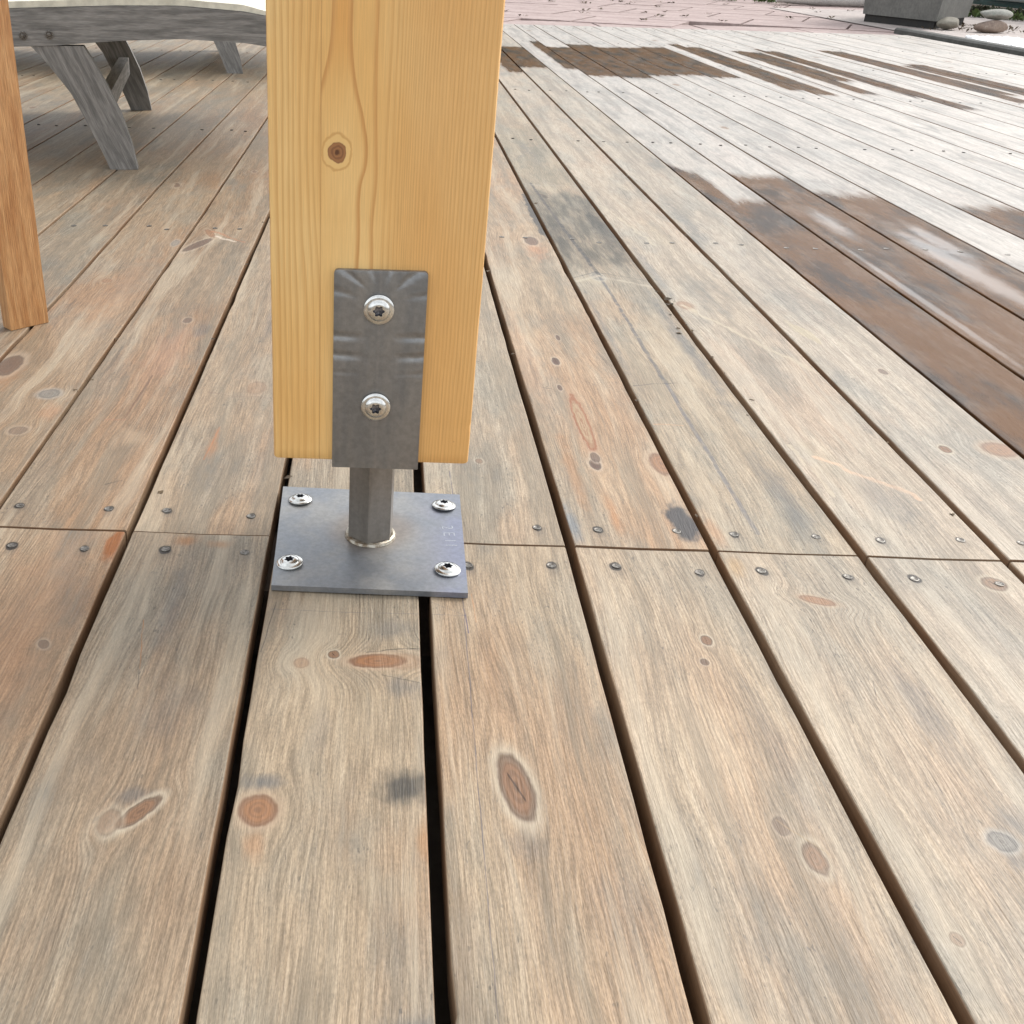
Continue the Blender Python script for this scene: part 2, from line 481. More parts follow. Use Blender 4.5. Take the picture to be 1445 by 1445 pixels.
def add_prism(bm, pts, axis_fn, t0, t1):
    """closed outline pts (2D), extruded between t0 and t1; axis_fn(a, b, t) -> 3D"""
    lo = [bm.verts.new(axis_fn(a, b_, t0)) for a, b_ in pts]
    hi = [bm.verts.new(axis_fn(a, b_, t1)) for a, b_ in pts]
    bm.faces.new(lo)
    bm.faces.new(hi[::-1])
    n = len(pts)
    for i in range(n):
        bm.faces.new((lo[i], lo[(i + 1) % n], hi[(i + 1) % n], hi[i]))


def add_tube(bm, pts, r_, seg=10, close=False):
    rings = []
    pts = [Vector(p) for p in pts]
    n = len(pts)
    for i, p in enumerate(pts):
        a = pts[(i - 1) % n] if (close or i > 0) else p
        b_ = pts[(i + 1) % n] if (close or i < n - 1) else p
        t = (b_ - a).normalized()
        s = t.cross(Vector((0.03, 0.02, 1)))
        if s.length < 0.05:
            s = t.cross(Vector((0, 1, 0)))
        s.normalize()
        q = s.cross(t)
        rings.append([bm.verts.new(p + (s * math.cos(2 * math.pi * k / seg) + q * math.sin(2 * math.pi * k / seg)) * r_) for k in range(seg)])
    rng = range(n) if close else range(n - 1)
    for i in rng:
        A, B = rings[i], rings[(i + 1) % n]
        for k in range(seg):
            bm.faces.new((A[k], A[(k + 1) % seg], B[(k + 1) % seg], B[k]))
    if not close:
        bm.faces.new(rings[0][::-1])
        bm.faces.new(rings[-1])


def lathe(bm, prof, seg=32, lobe=None, mtx=None):
    """prof: list of (r, z, lobed?) from outside to centre"""
    rings = []
    for (r_, z_, lb) in prof:
        ring = []
        for k in range(seg):
            a = 2 * math.pi * k / seg
            rr = r_ * (1 + (0.17 * math.cos(6 * a) if lb else 0))
            co = Vector((rr * math.cos(a), rr * math.sin(a), z_))
            ring.append(bm.verts.new(mtx @ co if mtx else co))
        rings.append(ring)
    for A, B in zip(rings, rings[1:]):
        for k in range(seg):
            bm.faces.new((A[k], A[(k + 1) % seg], B[(k + 1) % seg], B[k]))
    bm.faces.new(rings[-1])
    bm.faces.new(rings[0][::-1])


# ------------------------------------------------------------------ ground under everything
def sheet(name, x0, x1, y0, y1, z, mat, **props):
    bm = bmesh.new()
    vs = [bm.verts.new(p) for p in ((x0, y0, z), (x1, y0, z), (x1, y1, z), (x0, y1, z))]
    bm.faces.new(vs)
    return mesh_obj(name, bm, mat, **props)


earth = simple_mat('earth', (0.10, 0.08, 0.06), (0.17, 0.14, 0.11), 3.0, 0.95, 0.6, 0.02)
sheet('ground', -260, 260, -240, 280, -0.16, earth, kind='structure')

# ------------------------------------------------------------------ the deck
U0 = -0.095
GX = {-4: [(2.042, -.6747), (6.055, -.6705)], -3: [(1.715, -.5245), (2.5, -.5325), (4.8, -.5280)],
      -2: [(.938, -.3872), (2.257, -.3850), (3.574, -.3925)], -1: [(.36, -.2390), (.775, -.2420), (2.191, -.2450)],
      0: [(.36, -.0925), (.784, -.0973), (1.044, -.0986)], 1: [(.366, .0491), (1.064, .0495)],
      2: [(.372, .1927), (.803, .1962), (.892, .1968), (1.597, .1941)], 3: [(.378, .3414), (.85, .3385), (1.612, .3404), (3.344, .3402)],
      4: [(.593, .487), (.821, .4862), (1.462, .4830), (4.071, .4866)], 5: [(.893, .627), (1.588, .6309), (4.102, .635)],
      6: [(2.03, .7751), (4.132, .7761)], 7: [(2.463, .9162), (4.162, .9218)], 8: [(2.912, 1.0621), (4.192, 1.0666)]}
GW = {0: .0088, 1: .0112, 2: .0092, 3: .0086, 4: .0092, 5: .0074, 6: .0070, -1: .0078, -2: .0060, -3: .0065, -4: .0055}
KMIN, KMAX = -16, 26


def gap_x(k, y):
    if k not in GX:
        rr = random.Random(k * 17 + 5)
        base = U0 + k * 0.1455 + rr.uniform(-.0025, .0025)
        return base
    p = GX[k]
    if y <= p[0][0]:
        return p[0][1]
    for (a, xa), (b_, xb) in zip(p, p[1:]):
        if y <= b_:
            return xa + (xb - xa) * (y - a) / (b_ - a)
    return p[-1][1]


def gap_w(k):
    return GW.get(k, random.Random(k * 7 + 1).uniform(.0045, .0065))


TH = 0.028
JOINT = 0.891
DECK_END = 8.52


def make_board(k, y0, y1, mat, parent, seed, warm, grey, val, dz=0.0):
    """board between gap k and gap k+1"""
    ys = {y0, y1}
    for kk in (k, k + 1):
        for (yy, _) in GX.get(kk, []):
            if y0 + 0.02 < yy < y1 - 0.02:
                ys.add(yy)
    yy = y0
    while yy < min(y1, 2.6):
        if all(abs(yy - q) > .03 for q in ys) and yy > -.1:
            ys.add(yy)
        yy += .047
    ys = sorted(ys)
    ox = (gap_x(k, (y0 + y1) / 2) + gap_x(k + 1, (y0 + y1) / 2)) / 2
    oy = (y0 + y1) / 2
    bm = bmesh.new()
    c_ = 0.0022
    rings = []
    for i, yy in enumerate(ys):
        xl = gap_x(k, yy) + gap_w(k) / 2 - ox
        xr = gap_x(k + 1, yy) - gap_w(k + 1) / 2 - ox
        rnd = random.Random(k * 31 + i)
        xl += rnd.uniform(-.0004, .0004) + (rnd.random() < .05) * .0010
        xr += rnd.uniform(-.0004, .0004) - (rnd.random() < .05) * .0010
        c_ = .0013 + rnd.uniform(-.0003, .0005)
        cz = 0.0008   # slight cup of the board
        pr = [(xl, -TH), (xl, -c_), (xl + c_ * .35, -c_ * .35), (xl + c_, 0), ((xl + xr) / 2, -cz), (xr - c_, 0), (xr - c_ * .35, -c_ * .35), (xr, -c_), (xr, -TH)]
        rings.append([bm.verts.new((a, yy - oy, z_)) for a, z_ in pr])
    for A, B in zip(rings, rings[1:]):
        for j in range(len(A)):
            bm.faces.new((A[j], A[(j + 1) % len(A)], B[(j + 1) % len(B)], B[j]))
    bm.faces.new(rings[0][::-1])
    bm.faces.new(rings[-1])
    o = mesh_obj('board', bm, mat, parent, (ox, oy, dz), seed=seed, warm=warm, grey=grey, val=val)
    return o, ox, oy


BLK = (0.03, 0.028, 0.028)
PEN = (0.10, 0.09, 0.10)
GRY = (0.13, 0.14, 0.15)
OR = (0.34, 0.18, 0.08)
PALE = (0.42, 0.37, 0.28)
# features by board: ('n' near / 'f' far, k)
F = {
    ('n', 1): dict(knots=[(.108, .553, .0105, .030, 'brown', 8)],
                   blots=[(.108, .502, .022, .018, GRY, .28, 0, .8), (.10, .69, .012, .09, OR, .16), (.165, .45, .03, .06, GRY, .22), (.06, .42, .02, .08, OR, .15)],
                   lines=[(.0845, .80, .081, .558, .0006, .002, PEN, .75), (.081, .558, .078, .30, .0006, .002, PEN, .75), (.053, .785, .085, .764, .0005, .001, PEN, .6), (.053, .764, .085, .764, .0005, .001, PEN, .6), (.0845, .775, .0862, .738, .0008, .001, (.07, .065, .12), .8), (.093, .80, .094, .755, .0008, .002, (.36, .17, .07), .6)]),
    ('n', 0): dict(knots=[(.008, .694, .021, .0085, 'orange', 4), (.030, .694, .016, .010, 'orange', 0, .25), (-.029, .701, .0042, .005, 'brown'), (-.055, .688, .006, .006, 'orange', 0, .4), (-.072, .521, .012, .013, 'orange', 0, .9)],
                   blots=[(.02, .74, .035, .022, GRY, .42), (.03, .66, .026, .018, GRY, .55, -15), (.03, .548, .03, .028, (.045, .05, .052), .85, -10), (.044, .498, .012, .030, (.38, .21, .095), .6), (-.07, .548, .02, .012, GRY, .75), (-.072, .49, .012, .02, (.38, .21, .11), .5), (.0, .62, .03, .05, PALE, .25), (.02, .46, .03, .03, PALE, .4), (.035, .36, .03, .018, GRY, .6), (-.035, .60, .012, .05, GRY, .25)],
                   lines=[(-.088, .764, .046, .764, .0005, .001, PEN, .6), (-.084, .775, -.09, .70, .0006, .003, BLK, .7), (.0, .707, .045, .712, .0009, .012, BLK, .7), (.012, .676, .044, .667, .0009, .01, BLK, .5)]),
    ('n', -1): dict(knots=[(-.152, .515, .006, .017, 'brown', -38), (-.170, .505, .007, .011, 'brown', 0, .5)],
                    blots=[(-.16, .53, .022, .014, GRY, .5), (-.163, .497, .014, .013, PALE, .4), (-.175, .76, .014, .10, GRY, .42), (-.155, .62, .03, .06, GRY, .25), (-.185, .877, .018, .014, (.34, .16, .055), .65), (-.15, .872, .016, .012, (.34, .16, .055), .5)],  # long grey streak paints the post's soft shadow on this board
                    lines=[(-.196, .74, -.186, .67, .0007, .004, (.28, .13, .05), .7), (-.186, .67, -.181, .645, .0006, .002, BLK, .5)]),
    ('n', -2): dict(knots=[(-.272, .70, .004, .006, 'dark', 30, .6)], blots=[(-.252, .865, .010, .045, (.30, .11, .025), .9, 0, .5), (-.30, .70, .06, .3, (.49, .30, .18), .4)]),
    ('n', 2): dict(knots=[(.299, .496, .0065, .013, 'brown', 0, .8), (.286, .524, .005, .008, 'dark', 0, .55), (.292, .739, .0042, .0065, 'brown'), (.282, .708, .0033, .004, 'dark', 0, .8)],
                   blots=[(.31, .60, .015, .12, GRY, .22), (.26, .60, .04, .12, (.52, .44, .33), .35)],
                   lines=[(.285, .53, .31, .50, .001, .006, (.30, .22, .13), .5)]),
    ('n', 3): dict(knots=[(.432, .517, .008, .008, 'grey', 0, .8), (.363, .435, .004, .005, 'brown', 0, .5), (.412, .808, .014, .006, 'orange', -20, .7)],
                   blots=[(.45, .53, .015, .035, GRY, .5), (.44, .66, .02, .09, GRY, .38), (.352, .865, .014, .03, (.38, .25, .11), .5), (.432, .50, .01, .018, GRY, .5)],
                   lines=[(.445, .885, .455, .845, .0007, .002, BLK, .7), (.415, .69, .408, .665, .0006, .001, BLK, .6), (.382, .66, .378, .635, .0006, .001, BLK, .5)]),
    ('n', 4): dict(knots=[(.594, .848, .010, .011, 'brown', 0, .8)], blots=[(.55, .75, .03, .08, GRY, .25)]),
    ('f', 2): dict(knots=[(.258, 1.20, .0075, .078, 'eye', 0), (.254, 1.079, .006, .012, 'dark'), (.257, 1.098, .005, .012, 'dark', 0, .8), (.331, 1.085, .011, .026, 'orange', 0, .8), (.2545, 1.413, .005, .013, 'dark'), (.272, 1.517, .003, .011, 'dark', 0, .9), (.246, 1.312, .003, .009, 'dark', 0, .9), (.300, 2.098, .012, .03, 'dark', 0, .8)],
                   blots=[(.322, .945, .020, .055, (.035, .042, .055), .92, 0, .5), (.205, .935, .012, .06, (.18, .22, .26), .75), (.335, 2.33, .013, .26, (.06, .062, .062), .9, 0, .35), (.30, 2.03, .03, .12, (.46, .24, .13), .6), (.225, 1.05, .012, .14, (.38, .21, .10), .6), (.253, .96, .009, .07, (.38, .20, .09), .7), (.26, 1.05, .05, .08, PALE, .25), (.21, 1.4, .03, .3, (.5, .32, .2), .4), (.32, 1.25, .02, .16, (.40, .27, .17), .35)],
                   lines=[(.22, 1.313, .236, 1.305, .001, .01, BLK, .6)]),
    ('f', 3): dict(knots=[(.392, 1.857, .010, .02, 'grey', 0, .5)],
                   patches=[(.30, .52, 1.86, 2.64, (.065, .062, .048), .88), (.474, .50, 1.2, 2.9, (.02, .019, .017), .75), (.30, .52, 2.6, 3.6, (.15, .145, .11), .45)],
                   blots=[(.46, 2.2, .03, .30, (.05, .048, .042), .6), (.36, 2.15, .03, .2, (.06, .055, .048), .45), (.45, 1.02, .02, .14, GRY, .45), (.38, 1.83, .05, .025, PALE, .55), (.38, 1.35, .02, .2, PALE, .3), (.35, .93, .012, .05, (.5, .26, .12), .4), (.462, 1.5, .016, .42, GRY, .6), (.352, 1.55, .008, .3, GRY, .5)],
                   lines=[(.366, 2.68, .380, 2.25, .005, .01, (.05, .045, .045), .85), (.380, 2.25, .396, 1.86, .006, .008, (.04, .038, .038), .9), (.396, 1.86, .396, 1.34, .0042, .008, (.075, .075, .08), .8), (.396, 1.34, .394, .93, .0038, .006, (.11, .11, .12), .7),
                          (.345, 2.66, .470, 2.66, .004, .05, (.3, .27, .22), .6), (.347, 1.82, .395, 1.865, .007, .03, (.42, .36, .27), .5), (.395, 1.865, .475, 1.80, .008, .03, (.42, .36, .27), .5), (.347, 1.845, .395, 1.89, .003, .02, BLK, .5), (.395, 1.885, .475, 1.84, .003, .02, BLK, .4), (.35, 1.33, .41, 1.345, .002, .02, BLK, .45), (.348, 1.20, .385, 1.20, .002, .01, (.5, .25, .12), .5),
                          (.36, 3.45, .47, 3.4, .004, .05, GRY, .6), (.40, 3.3, .42, 3.05, .006, .08, (.16, .14, .12), .6), (.42, 3.2, .37, 3.0, .005, .08, (.16, .14, .12), .5)]),
    ('f', 4): dict(patches=[(.47, .4935, 1.35, 2.5, (.02, .019, .017), .85)], knots=[(.51, 1.70, .012, .02, 'orange', 0, .5)],
                   blots=[(.56, 1.02, .045, .10, GRY, .38, 15), (.53, 1.1, .03, .13, PALE, .5), (.57, 2.2, .04, .2, PALE, .35), (.50, 1.9, .012, .3, GRY, .5)],
                   lines=[(.505, 1.70, .565, 1.55, .006, .02, (.43, .36, .26), .7), (.565, 1.55, .625, 1.40, .006, .02, (.43, .36, .26), .6), (.52, 1.12, .60, 1.02, .005, .02, (.58, .38, .25), .55), (.50, 1.15, .505, 1.02, .004, .02, (.43, .36, .26), .7), (.50, 2.45, .55, 2.1, .005, .03, (.43, .36, .26), .6)]),
    ('f', 5): dict(knots=[(.721, 1.412, .005, .010, 'dark', 0, .7), (.689, 1.152, .006, .010, 'brown'), (.755, 1.155, .018, .018, 'orange', 0, .7)],
                   blots=[(.665, 1.574, .012, .055, (.42, .37, .27), .8, 8, .2), (.70, 1.9, .05, .4, GRY, .22), (.66, 2.3, .02, .3, GRY, .4)], lines=[(.65, 1.62, .655, 1.53, .0025, .004, (.3, .26, .2), .5)]),
    ('f', 1): dict(blots=[(.10, 1.5, .03, .5, (.52, .40, .30), .3), (.10, 1.0, .05, .08, PALE, .3)], lines=[(.085, 1.05, .0855, .98, .0007, .002, (.08, .07, .12), .7), (.062, 1.02, .082, 1.0, .0005, .001, PEN, .5), (.056, .985, .08, 1.02, .0005, .001, PEN, .5)], knots=[(.12, 1.08, .004, .006, 'brown', 0, .7)]),
    ('f', -1): dict(knots=[(-.16, 1.28, .012, .02, 'orange', 0, .3)], blots=[(-.19, 1.10, .008, .06, (.50, .25, .11), .5), (-.14, 1.4, .025, .18, PALE, .35), (-.17, 1.55, .012, .14, GRY, .35), (-.13, 1.05, .015, .12, GRY, .25)], lines=[(-.22, 1.26, -.14, 1.245, .002, .02, (.2, .14, .1), .6), (-.19, 1.15, -.195, 1.06, .0015, .004, (.34, .14, .06), .6)]),
    ('f', -2): dict(knots=[(-.297, 1.542, .006, .012, 'dark', 0, .7), (-.355, 1.99, .010, .05, 'dark', -20, .8), (-.345, 2.08, .007, .03, 'orange', 20, .7)],
                    blots=[(-.285, 1.11, .020, .05, (.46, .36, .25), .6, 30), (-.30, 1.40, .04, .18, (.47, .29, .2), .4), (-.27, 1.5, .02, .05, GRY, .5)],
                    lines=[(-.31, 1.166, -.304, 1.31, .0018, .004, (.14, .08, .05), .85), (-.33, 1.16, -.305, 1.165, .003, .02, (.3, .15, .09), .6), (-.34, 2.1, -.27, 2.02, .006, .02, (.33, .15, .08), .7), (-.33, 2.06, -.29, 2.02, .006, .02, (.66, .56, .46), .6), (-.29, .99, -.275, 1.0, .0016, .004, BLK, .6)]),
    ('f', -3): dict(knots=[(-.423, 1.236, .012, .013, 'grey', 0, .7), (-.427, 1.121, .010, .010, 'dark', 0, .5), (-.505, 1.33, .014, .035, 'dark', 0, .8), (-.47, 1.74, .008, .012, 'orange', 0, .5), (-.40, 2.0, .006, .02, 'grey', 0, .5)],
                    blots=[(-.50, 1.30, .03, .08, (.38, .20, .09), .6), (-.43, 1.7, .05, .3, (.44, .28, .17), .5), (-.405, 1.18, .02, .04, (.42, .24, .14), .5)], lines=[(-.47, 1.05, -.45, 1.0, .0015, .004, BLK, .5)]),
    # wet boards
    ('f', 6): dict(wets=[(.70, .845, 1.5, 3.27, 2.6), (.70, .99, .9, 2.62, 0)], blots=[(.86, 2.02, .05, .26, (.05, .05, .06), .6)]),
    ('f', 7): dict(wets=[(.86, 1.2, 1.0, 2.92, 0)], puddles=[(.938, 1.80, .010, .42), (.985, 2.35, .03, .18)]),
    ('f', 8): dict(wets=[(1.0, 1.35, 1.2, 2.72, 0)], puddles=[(1.115, 2.02, .040, .40), (1.16, 2.2, .025, .2)]),
    ('f', 10): dict(wets=[(1.30, 1.6, 1.4, 2.62, 0)]),
}
# the far wet patches, by world box
FARWET = [(.55, .76, 5.3, 6.9), (.85, 1.62, 5.2, 7.0), (1.72, 1.90, 4.75, 7.1), (2.00, 2.19, 4.9, 6.9), (2.19, 2.32, 4.35, 7.1), (2.58, 2.75, 4.7, 7.0), (2.75, 2.92, 4.5, 6.2)]

deck = empty('deck', (0, 0, 0), kind='structure')
zinc = simple_mat('zinc_plated', (0.72, 0.72, 0.70), (0.60, 0.60, 0.57), 30, 0.24, 0.10, 0.0003, metal=1.0)
screw_dark = simple_mat('dull_screw', (0.24, 0.23, 0.21), (0.10, 0.09, 0.08), 300, 0.45, 0.3, 0.0003, metal=0.8)
hole_shade = simple_mat('screw_hole_shade', (0.012, 0.011, 0.010), (0.03, 0.025, 0.02), 300, 0.9, 0.2, 0.0003)  # near-black colour stands in for the shade in distant screw holes


def props_for(k, near):
    rr = random.Random(k * 101 + (7 if near else 0))
    seed = rr.random()
    if near:
        warm = {-2: .95, -3: .9, -1: .55, 0: .5, 1: .54, 2: .36, 3: .28, 4: .30}.get(k, rr.uniform(.25, .5))
        grey = {-2: .2, -1: .55, 0: .42, 1: .32, 2: .40, 3: .52, 4: .6}.get(k, rr.uniform(.45, .65))
        val = {-1: .80, -2: .86, -3: .86, 0: .93, 1: .95, 2: 1.05, 3: 1.07, 4: 1.10}.get(k, rr.uniform(1.06, 1.12))
    else:
        warm = {-1: .80, -2: .88, -3: .98, -4: .7, 0: .5, 1: .60, 2: .72, 3: .30, 4: .30, 5: .25}.get(k, rr.uniform(.12, .32) if k > 0 else rr.uniform(.5, .7))
        grey = {-1: .34, -2: .28, -3: .30, -4: .6, 2: .38, 3: .6, 4: .5, 5: .62}.get(k, rr.uniform(.35, .6))
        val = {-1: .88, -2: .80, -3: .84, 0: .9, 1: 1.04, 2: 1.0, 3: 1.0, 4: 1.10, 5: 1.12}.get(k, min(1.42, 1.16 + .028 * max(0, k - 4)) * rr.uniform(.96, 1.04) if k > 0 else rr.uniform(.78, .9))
    return seed, warm, grey, val


def screw_prof():
    return [(.0043, .0, 0), (.0043, .0004, 0), (.0036, .0005, 0), (.0030, .0001, 0), (.0017, .0001, 1), (.0013, -.0009, 1)]


bms = bmesh.new()
lathe(bms, screw_prof(), 18)
screw_src = mesh_obj('screw', bms, screw_dark, None, (0, 0, 0), smooth=True)
screw_mesh = screw_src.data
bpy.data.objects.remove(screw_src)

NEAR_SCREWS = {1: [(.093, .849), (.173, .854)], 2: [(.236, .857), (.314, .850)], 3: [(.375, .856), (.456, .851)], 4: [(.520, .852), (.599, .848)], -1: [(-.200, .858), (-.123, .857)], -2: [(-.349, .856), (-.278, .855)]}
FAR_SCREWS = {1: [(.083, .930), (.168, .927)], 2: [(.230, .925), (.311, .928)], 3: [(.369, .926), (.453, .927)], 4: [(.517, .924), (.601, .930)], -1: [(-.214, .937), (-.126, .931)], -2: [(-.366, .935), (-.274, .935)]}

bm_far_screws = bmesh.new()


def screws_on(board, ox, oy, k, near):
    rr = random.Random(k * 5 + near)
    xa, xb = gap_x(k, .9), gap_x(k + 1, .9)
    pos = []
    if near:
        pos += NEAR_SCREWS.get(k, [(xa + .034, .855 + rr.uniform(-.004, .004)), (xb - .034, .853 + rr.uniform(-.004, .004))])
    else:
        pos += FAR_SCREWS.get(k, [(xa + .034, .928 + rr.uniform(-.004, .004)), (xb - .030, .928 + rr.uniform(-.004, .004))])
        for r_ in (1,):
            for px_ in (xa + .045 + rr.uniform(-.006, .006), xb - .045 + rr.uniform(-.006, .006)):
                pos.append((px_, JOINT + 1.224 * r_ + rr.uniform(-.012, .012)))
        for r_ in range(2, 7):
            for px_ in (xa + .045 + rr.uniform(-.008, .008), xb - .045 + rr.uniform(-.008, .008)):
                yy = JOINT + 1.224 * r_ + rr.uniform(-.012, .012)
                if yy < DECK_END and rr.random() > .22:
                    m_ = Matrix.Translation((px_, yy, .0006))
                    lathe(bm_far_screws, [(.0050, -.0004, 0), (.0050, .0005, 0), (.0025, .0001, 0)], 8, mtx=m_)
    for (px_, py_) in pos:
        s = bpy.data.objects.new('screw', screw_mesh)
        C.objects.link(s)
        s.parent = board
        s.location = (px_ - ox, py_ - oy, -.0002)
        s.rotation_euler = (rr.uniform(-.05, .05), rr.uniform(-.05, .05), rr.uniform(0, 6))
        sc = 1.0 if py_ < 1.2 else 1.25
        s.scale = (sc, sc, 1)
    return pos


generic = board_mat('weathered_board')
for k in range(KMIN, KMAX + 1):
    for near in (True, False):
        if near and (k < -5 or k > 9):
            continue
        y0, y1 = (-1.1, JOINT - .0017) if near else (JOINT + .0017, DECK_END)
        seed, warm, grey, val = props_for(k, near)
        ox = (gap_x(k, (y0 + y1) / 2) + gap_x(k + 1, (y0 + y1) / 2)) / 2
        oy = (y0 + y1) / 2
        f = dict(F.get(('n' if near else 'f', k), {}))
        if not near:
            xa, xb = gap_x(k, 6) + .004, gap_x(k + 1, 6) - .004
            wl = list(f.get('wets', []))
            for (x0, x1, ya, yb) in FARWET:
                a, b_ = max(x0, xa), min(x1, xb)
                if b_ - a > .02:
                    wl.append((a if a > xa + .03 else xa - .05, b_ if b_ < xb - .03 else xb + .05, ya + random.Random(k).uniform(-.28, .30), yb + random.Random(k + 50).uniform(-.28, .10), 0))
            if wl:
                f['wets'] = wl
        scr = (NEAR_SCREWS if near else FAR_SCREWS).get(k)
        if scr or f:
            bl = list(f.get('blots', []))
            for (sx, sy) in (scr or []):
                bl.append((sx, sy, .0068, .0085, (.02, .017, .014), .95, 0, .35))  # near-black spot paints the shade of the sunken screw hole
                bl.append((sx + .001, sy - .004, .010, .018, (.10, .09, .08), .35, 0, .8))
            f['blots'] = bl
            mat = board_mat('board_wood', ox, oy, **f)
        else:
            mat = generic
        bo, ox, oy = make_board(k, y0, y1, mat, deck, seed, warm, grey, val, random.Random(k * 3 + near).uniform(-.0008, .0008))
        screws_on(bo, ox, oy, k, near)
mesh_obj('small_screws', bm_far_screws, hole_shade, deck, kind='stuff')

# joists below
joist_m = simple_mat('joist_wood', (0.07, 0.05, 0.035), (0.11, 0.08, 0.06), 12, 0.9, 0.4, 0.002)
for r_ in range(-1, 7):
    yy = JOINT + 1.224 * r_
    bm = bmesh.new()
    add_box(bm, -2.45, 3.72, -.055, .055, -.10, -.0012 - TH)
    mesh_obj('joist', bm, joist_m, deck, (0, yy, 0))

# ------------------------------------------------------------------ the post and its metal foot
def post_mat():
    m, h, b = principled('pine_glulam')
    P = h.n('ShaderNodeTexCoord').outputs['Object']
    x, y, z = h.sep(P)
    wob = h.mul(h.sub(h.noise(h.comb(h.mul(x, 18.0), y, h.mul(z, 3.0)), 1, 2), 0.5), 0.010)
    wob2 = h.mul(h.sub(h.noise(h.comb(h.mul(x, 60.0), y, h.mul(z, 14.0)), 1, 2), 0.5), 0.0016)
    g = h.add(h.add(x, wob), wob2)
    # knot on the front face
    kz = 0.3808
    dx = h.m('DIVIDE', h.sub(x, -0.0365), 0.0068)
    dz = h.m('DIVIDE', h.sub(z, kz), 0.0078)
    dn = h.mul(h.sub(h.noise(h.comb(h.mul(x, 110.0), y, h.mul(z, 110.0)), 1, 3), 0.5), 0.75)
    d = h.add(h.m('SQRT', h.add(h.mul(dx, dx), h.mul(dz, dz))), dn)
    dl = h.m('SQRT', h.add(h.mul(h.mul(dx, dx), 0.35), h.mul(h.mul(dz, dz), 0.022)))
    e = h.m('EXPONENT', h.mul(h.mul(dl, dl), -0.5))
    g = h.add(g, h.mul(h.mul(h.sub(-0.0365 + 0.006, x), e), 0.62))
    right = h.m('GREATER_THAN', x, -0.0488)          # glue line of the two lamellas
    xc = h.n('ShaderNodeFloatCurve')
    # ring phase as a function of the distance across: wide in the middle, tight on the right
    cv = xc.mapping.curves[0]
    pts = [(0.0, 0.0), (0.10, 0.02), (0.22, 0.05), (0.40, 0.13), (0.55, 0.38), (0.75, 0.70), (1.0, 1.0)]
    cv.points[0].location = pts[0]
    cv.points[1].location = pts[-1]
    for p in pts[1:-1]:
        cv.points.new(*p)
    xc.mapping.update()
    xn = h.m('DIVIDE', h.add(g, 0.052), 0.140, clamp=True)
    h.put(xc.inputs['Value'], xn)
    ph_r = h.mul(xc.outputs[0], 36.0)
    ph_l = h.add(h.mul(g, 172.0), h.mul(h.noise(h.comb(h.mul(x, 40.0), 0.0, h.mul(z, 1.5)), 1, 2), 2.6))
    ph = h.add(h.mul(ph_r, right), h.mul(ph_l, h.sub(1.0, right)))
    ph = h.add(ph, h.mul(h.m('ABSOLUTE', y), 60.0))
    fr = h.m('FRACT', ph)
    late = h.mul(h.ss(fr, 0.35, 0.90), h.ss(fr, 1.0, 0.93))
    fib = h.noise(h.comb(h.mul(x, 900.0), h.mul(y, 900.0), h.mul(z, 22.0)), 1, 3, 0.6)
    cloud = h.noise(h.comb(h.mul(x, 14.0), h.mul(y, 14.0), h.mul(z, 4.0)), 1, 3)
    strength = h.ss(h.noise(h.comb(h.mul(x, 30.0), y, h.mul(z, 2.0)), 1, 2), 0.3, 0.7, 0.35, 0.85)
    c = h.mix(h.ss(cloud, 0.35, 0.65), (0.83, 0.55, 0.225), (0.77, 0.455, 0.155))
    c = h.mix(h.mul(right, h.ss(x, -0.02, 0.04, 0.0, 0.50)), c, (0.68, 0.36, 0.125))
    plain = h.mul(h.mul(right, h.ss(x, -0.001, -0.006)), h.ss(y, -.07, -.075))
    fine_r = h.mul(h.sub(1.0, plain), h.ss(x, -0.05, 0.02, 0.85, 0.85))
    c = h.mix(h.mul(h.mul(late, strength), fine_r), c, (0.60, 0.32, 0.10))
    tz = h.m('DIVIDE', h.sub(z, 0.10), 0.42, clamp=True)
    def vline(pts, soft_left, stg):
        fc = h.n('ShaderNodeFloatCurve')
        cv_ = fc.mapping.curves[0]
        q = sorted(((zz - .10) / .42, (xx + .06) / .08) for xx, zz in pts)
        cv_.points[0].location = (0.0, q[0][1])
        cv_.points[1].location = (1.0, q[-1][1])
        for p in q:
            cv_.points.new(*p)
        fc.mapping.update()
        h.put(fc.inputs['Value'], tz)
        xl = h.sub(h.mul(fc.outputs[0], 0.08), 0.06)
        s_ = h.sub(h.add(x, wob2), xl)
        if not soft_left:
            s_ = h.mul(s_, -1.0)
        mk_ = h.mul(h.ss(s_, -0.0042, -0.0002), h.ss(s_, 0.0010, 0.0001))
        return h.mul(h.mul(mk_, stg), plain), xl
    mA, xA = vline([(-.0406, .4844), (-.0423, .4567), (-.0473, .4328), (-.0530, .4100)], False, .75)
    mB, xB = vline([(-.0265, .4847), (-.0264, .4571), (-.0228, .4286), (-.0169, .4041), (-.0136, .3788), (-.0184, .3524), (-.0181, .3142), (-.0187, .2944), (-.020, .2)], True, .80)
    mC, xC = vline([(-.0079, .4852), (-.0080, .4576), (-.0075, .4242), (-.0064, .3892), (-.0056, .3633), (-.0078, .3256), (-.0074, .2947), (-.009, .2)], True, .65)
    fl_ = h.mul(h.mul(h.ss(h.sub(x, xA), 0.0, 0.004), h.ss(h.sub(xB, x), 0.0, 0.004)), h.mul(plain, h.ss(z, 0.42, 0.475)))
    c = h.mix(h.mul(fl_, 0.55), c, (0.70, 0.32, 0.075))
    for mk_ in (mA, mB, mC):
        c = h.mix(mk_, c, (0.55, 0.26, 0.075))
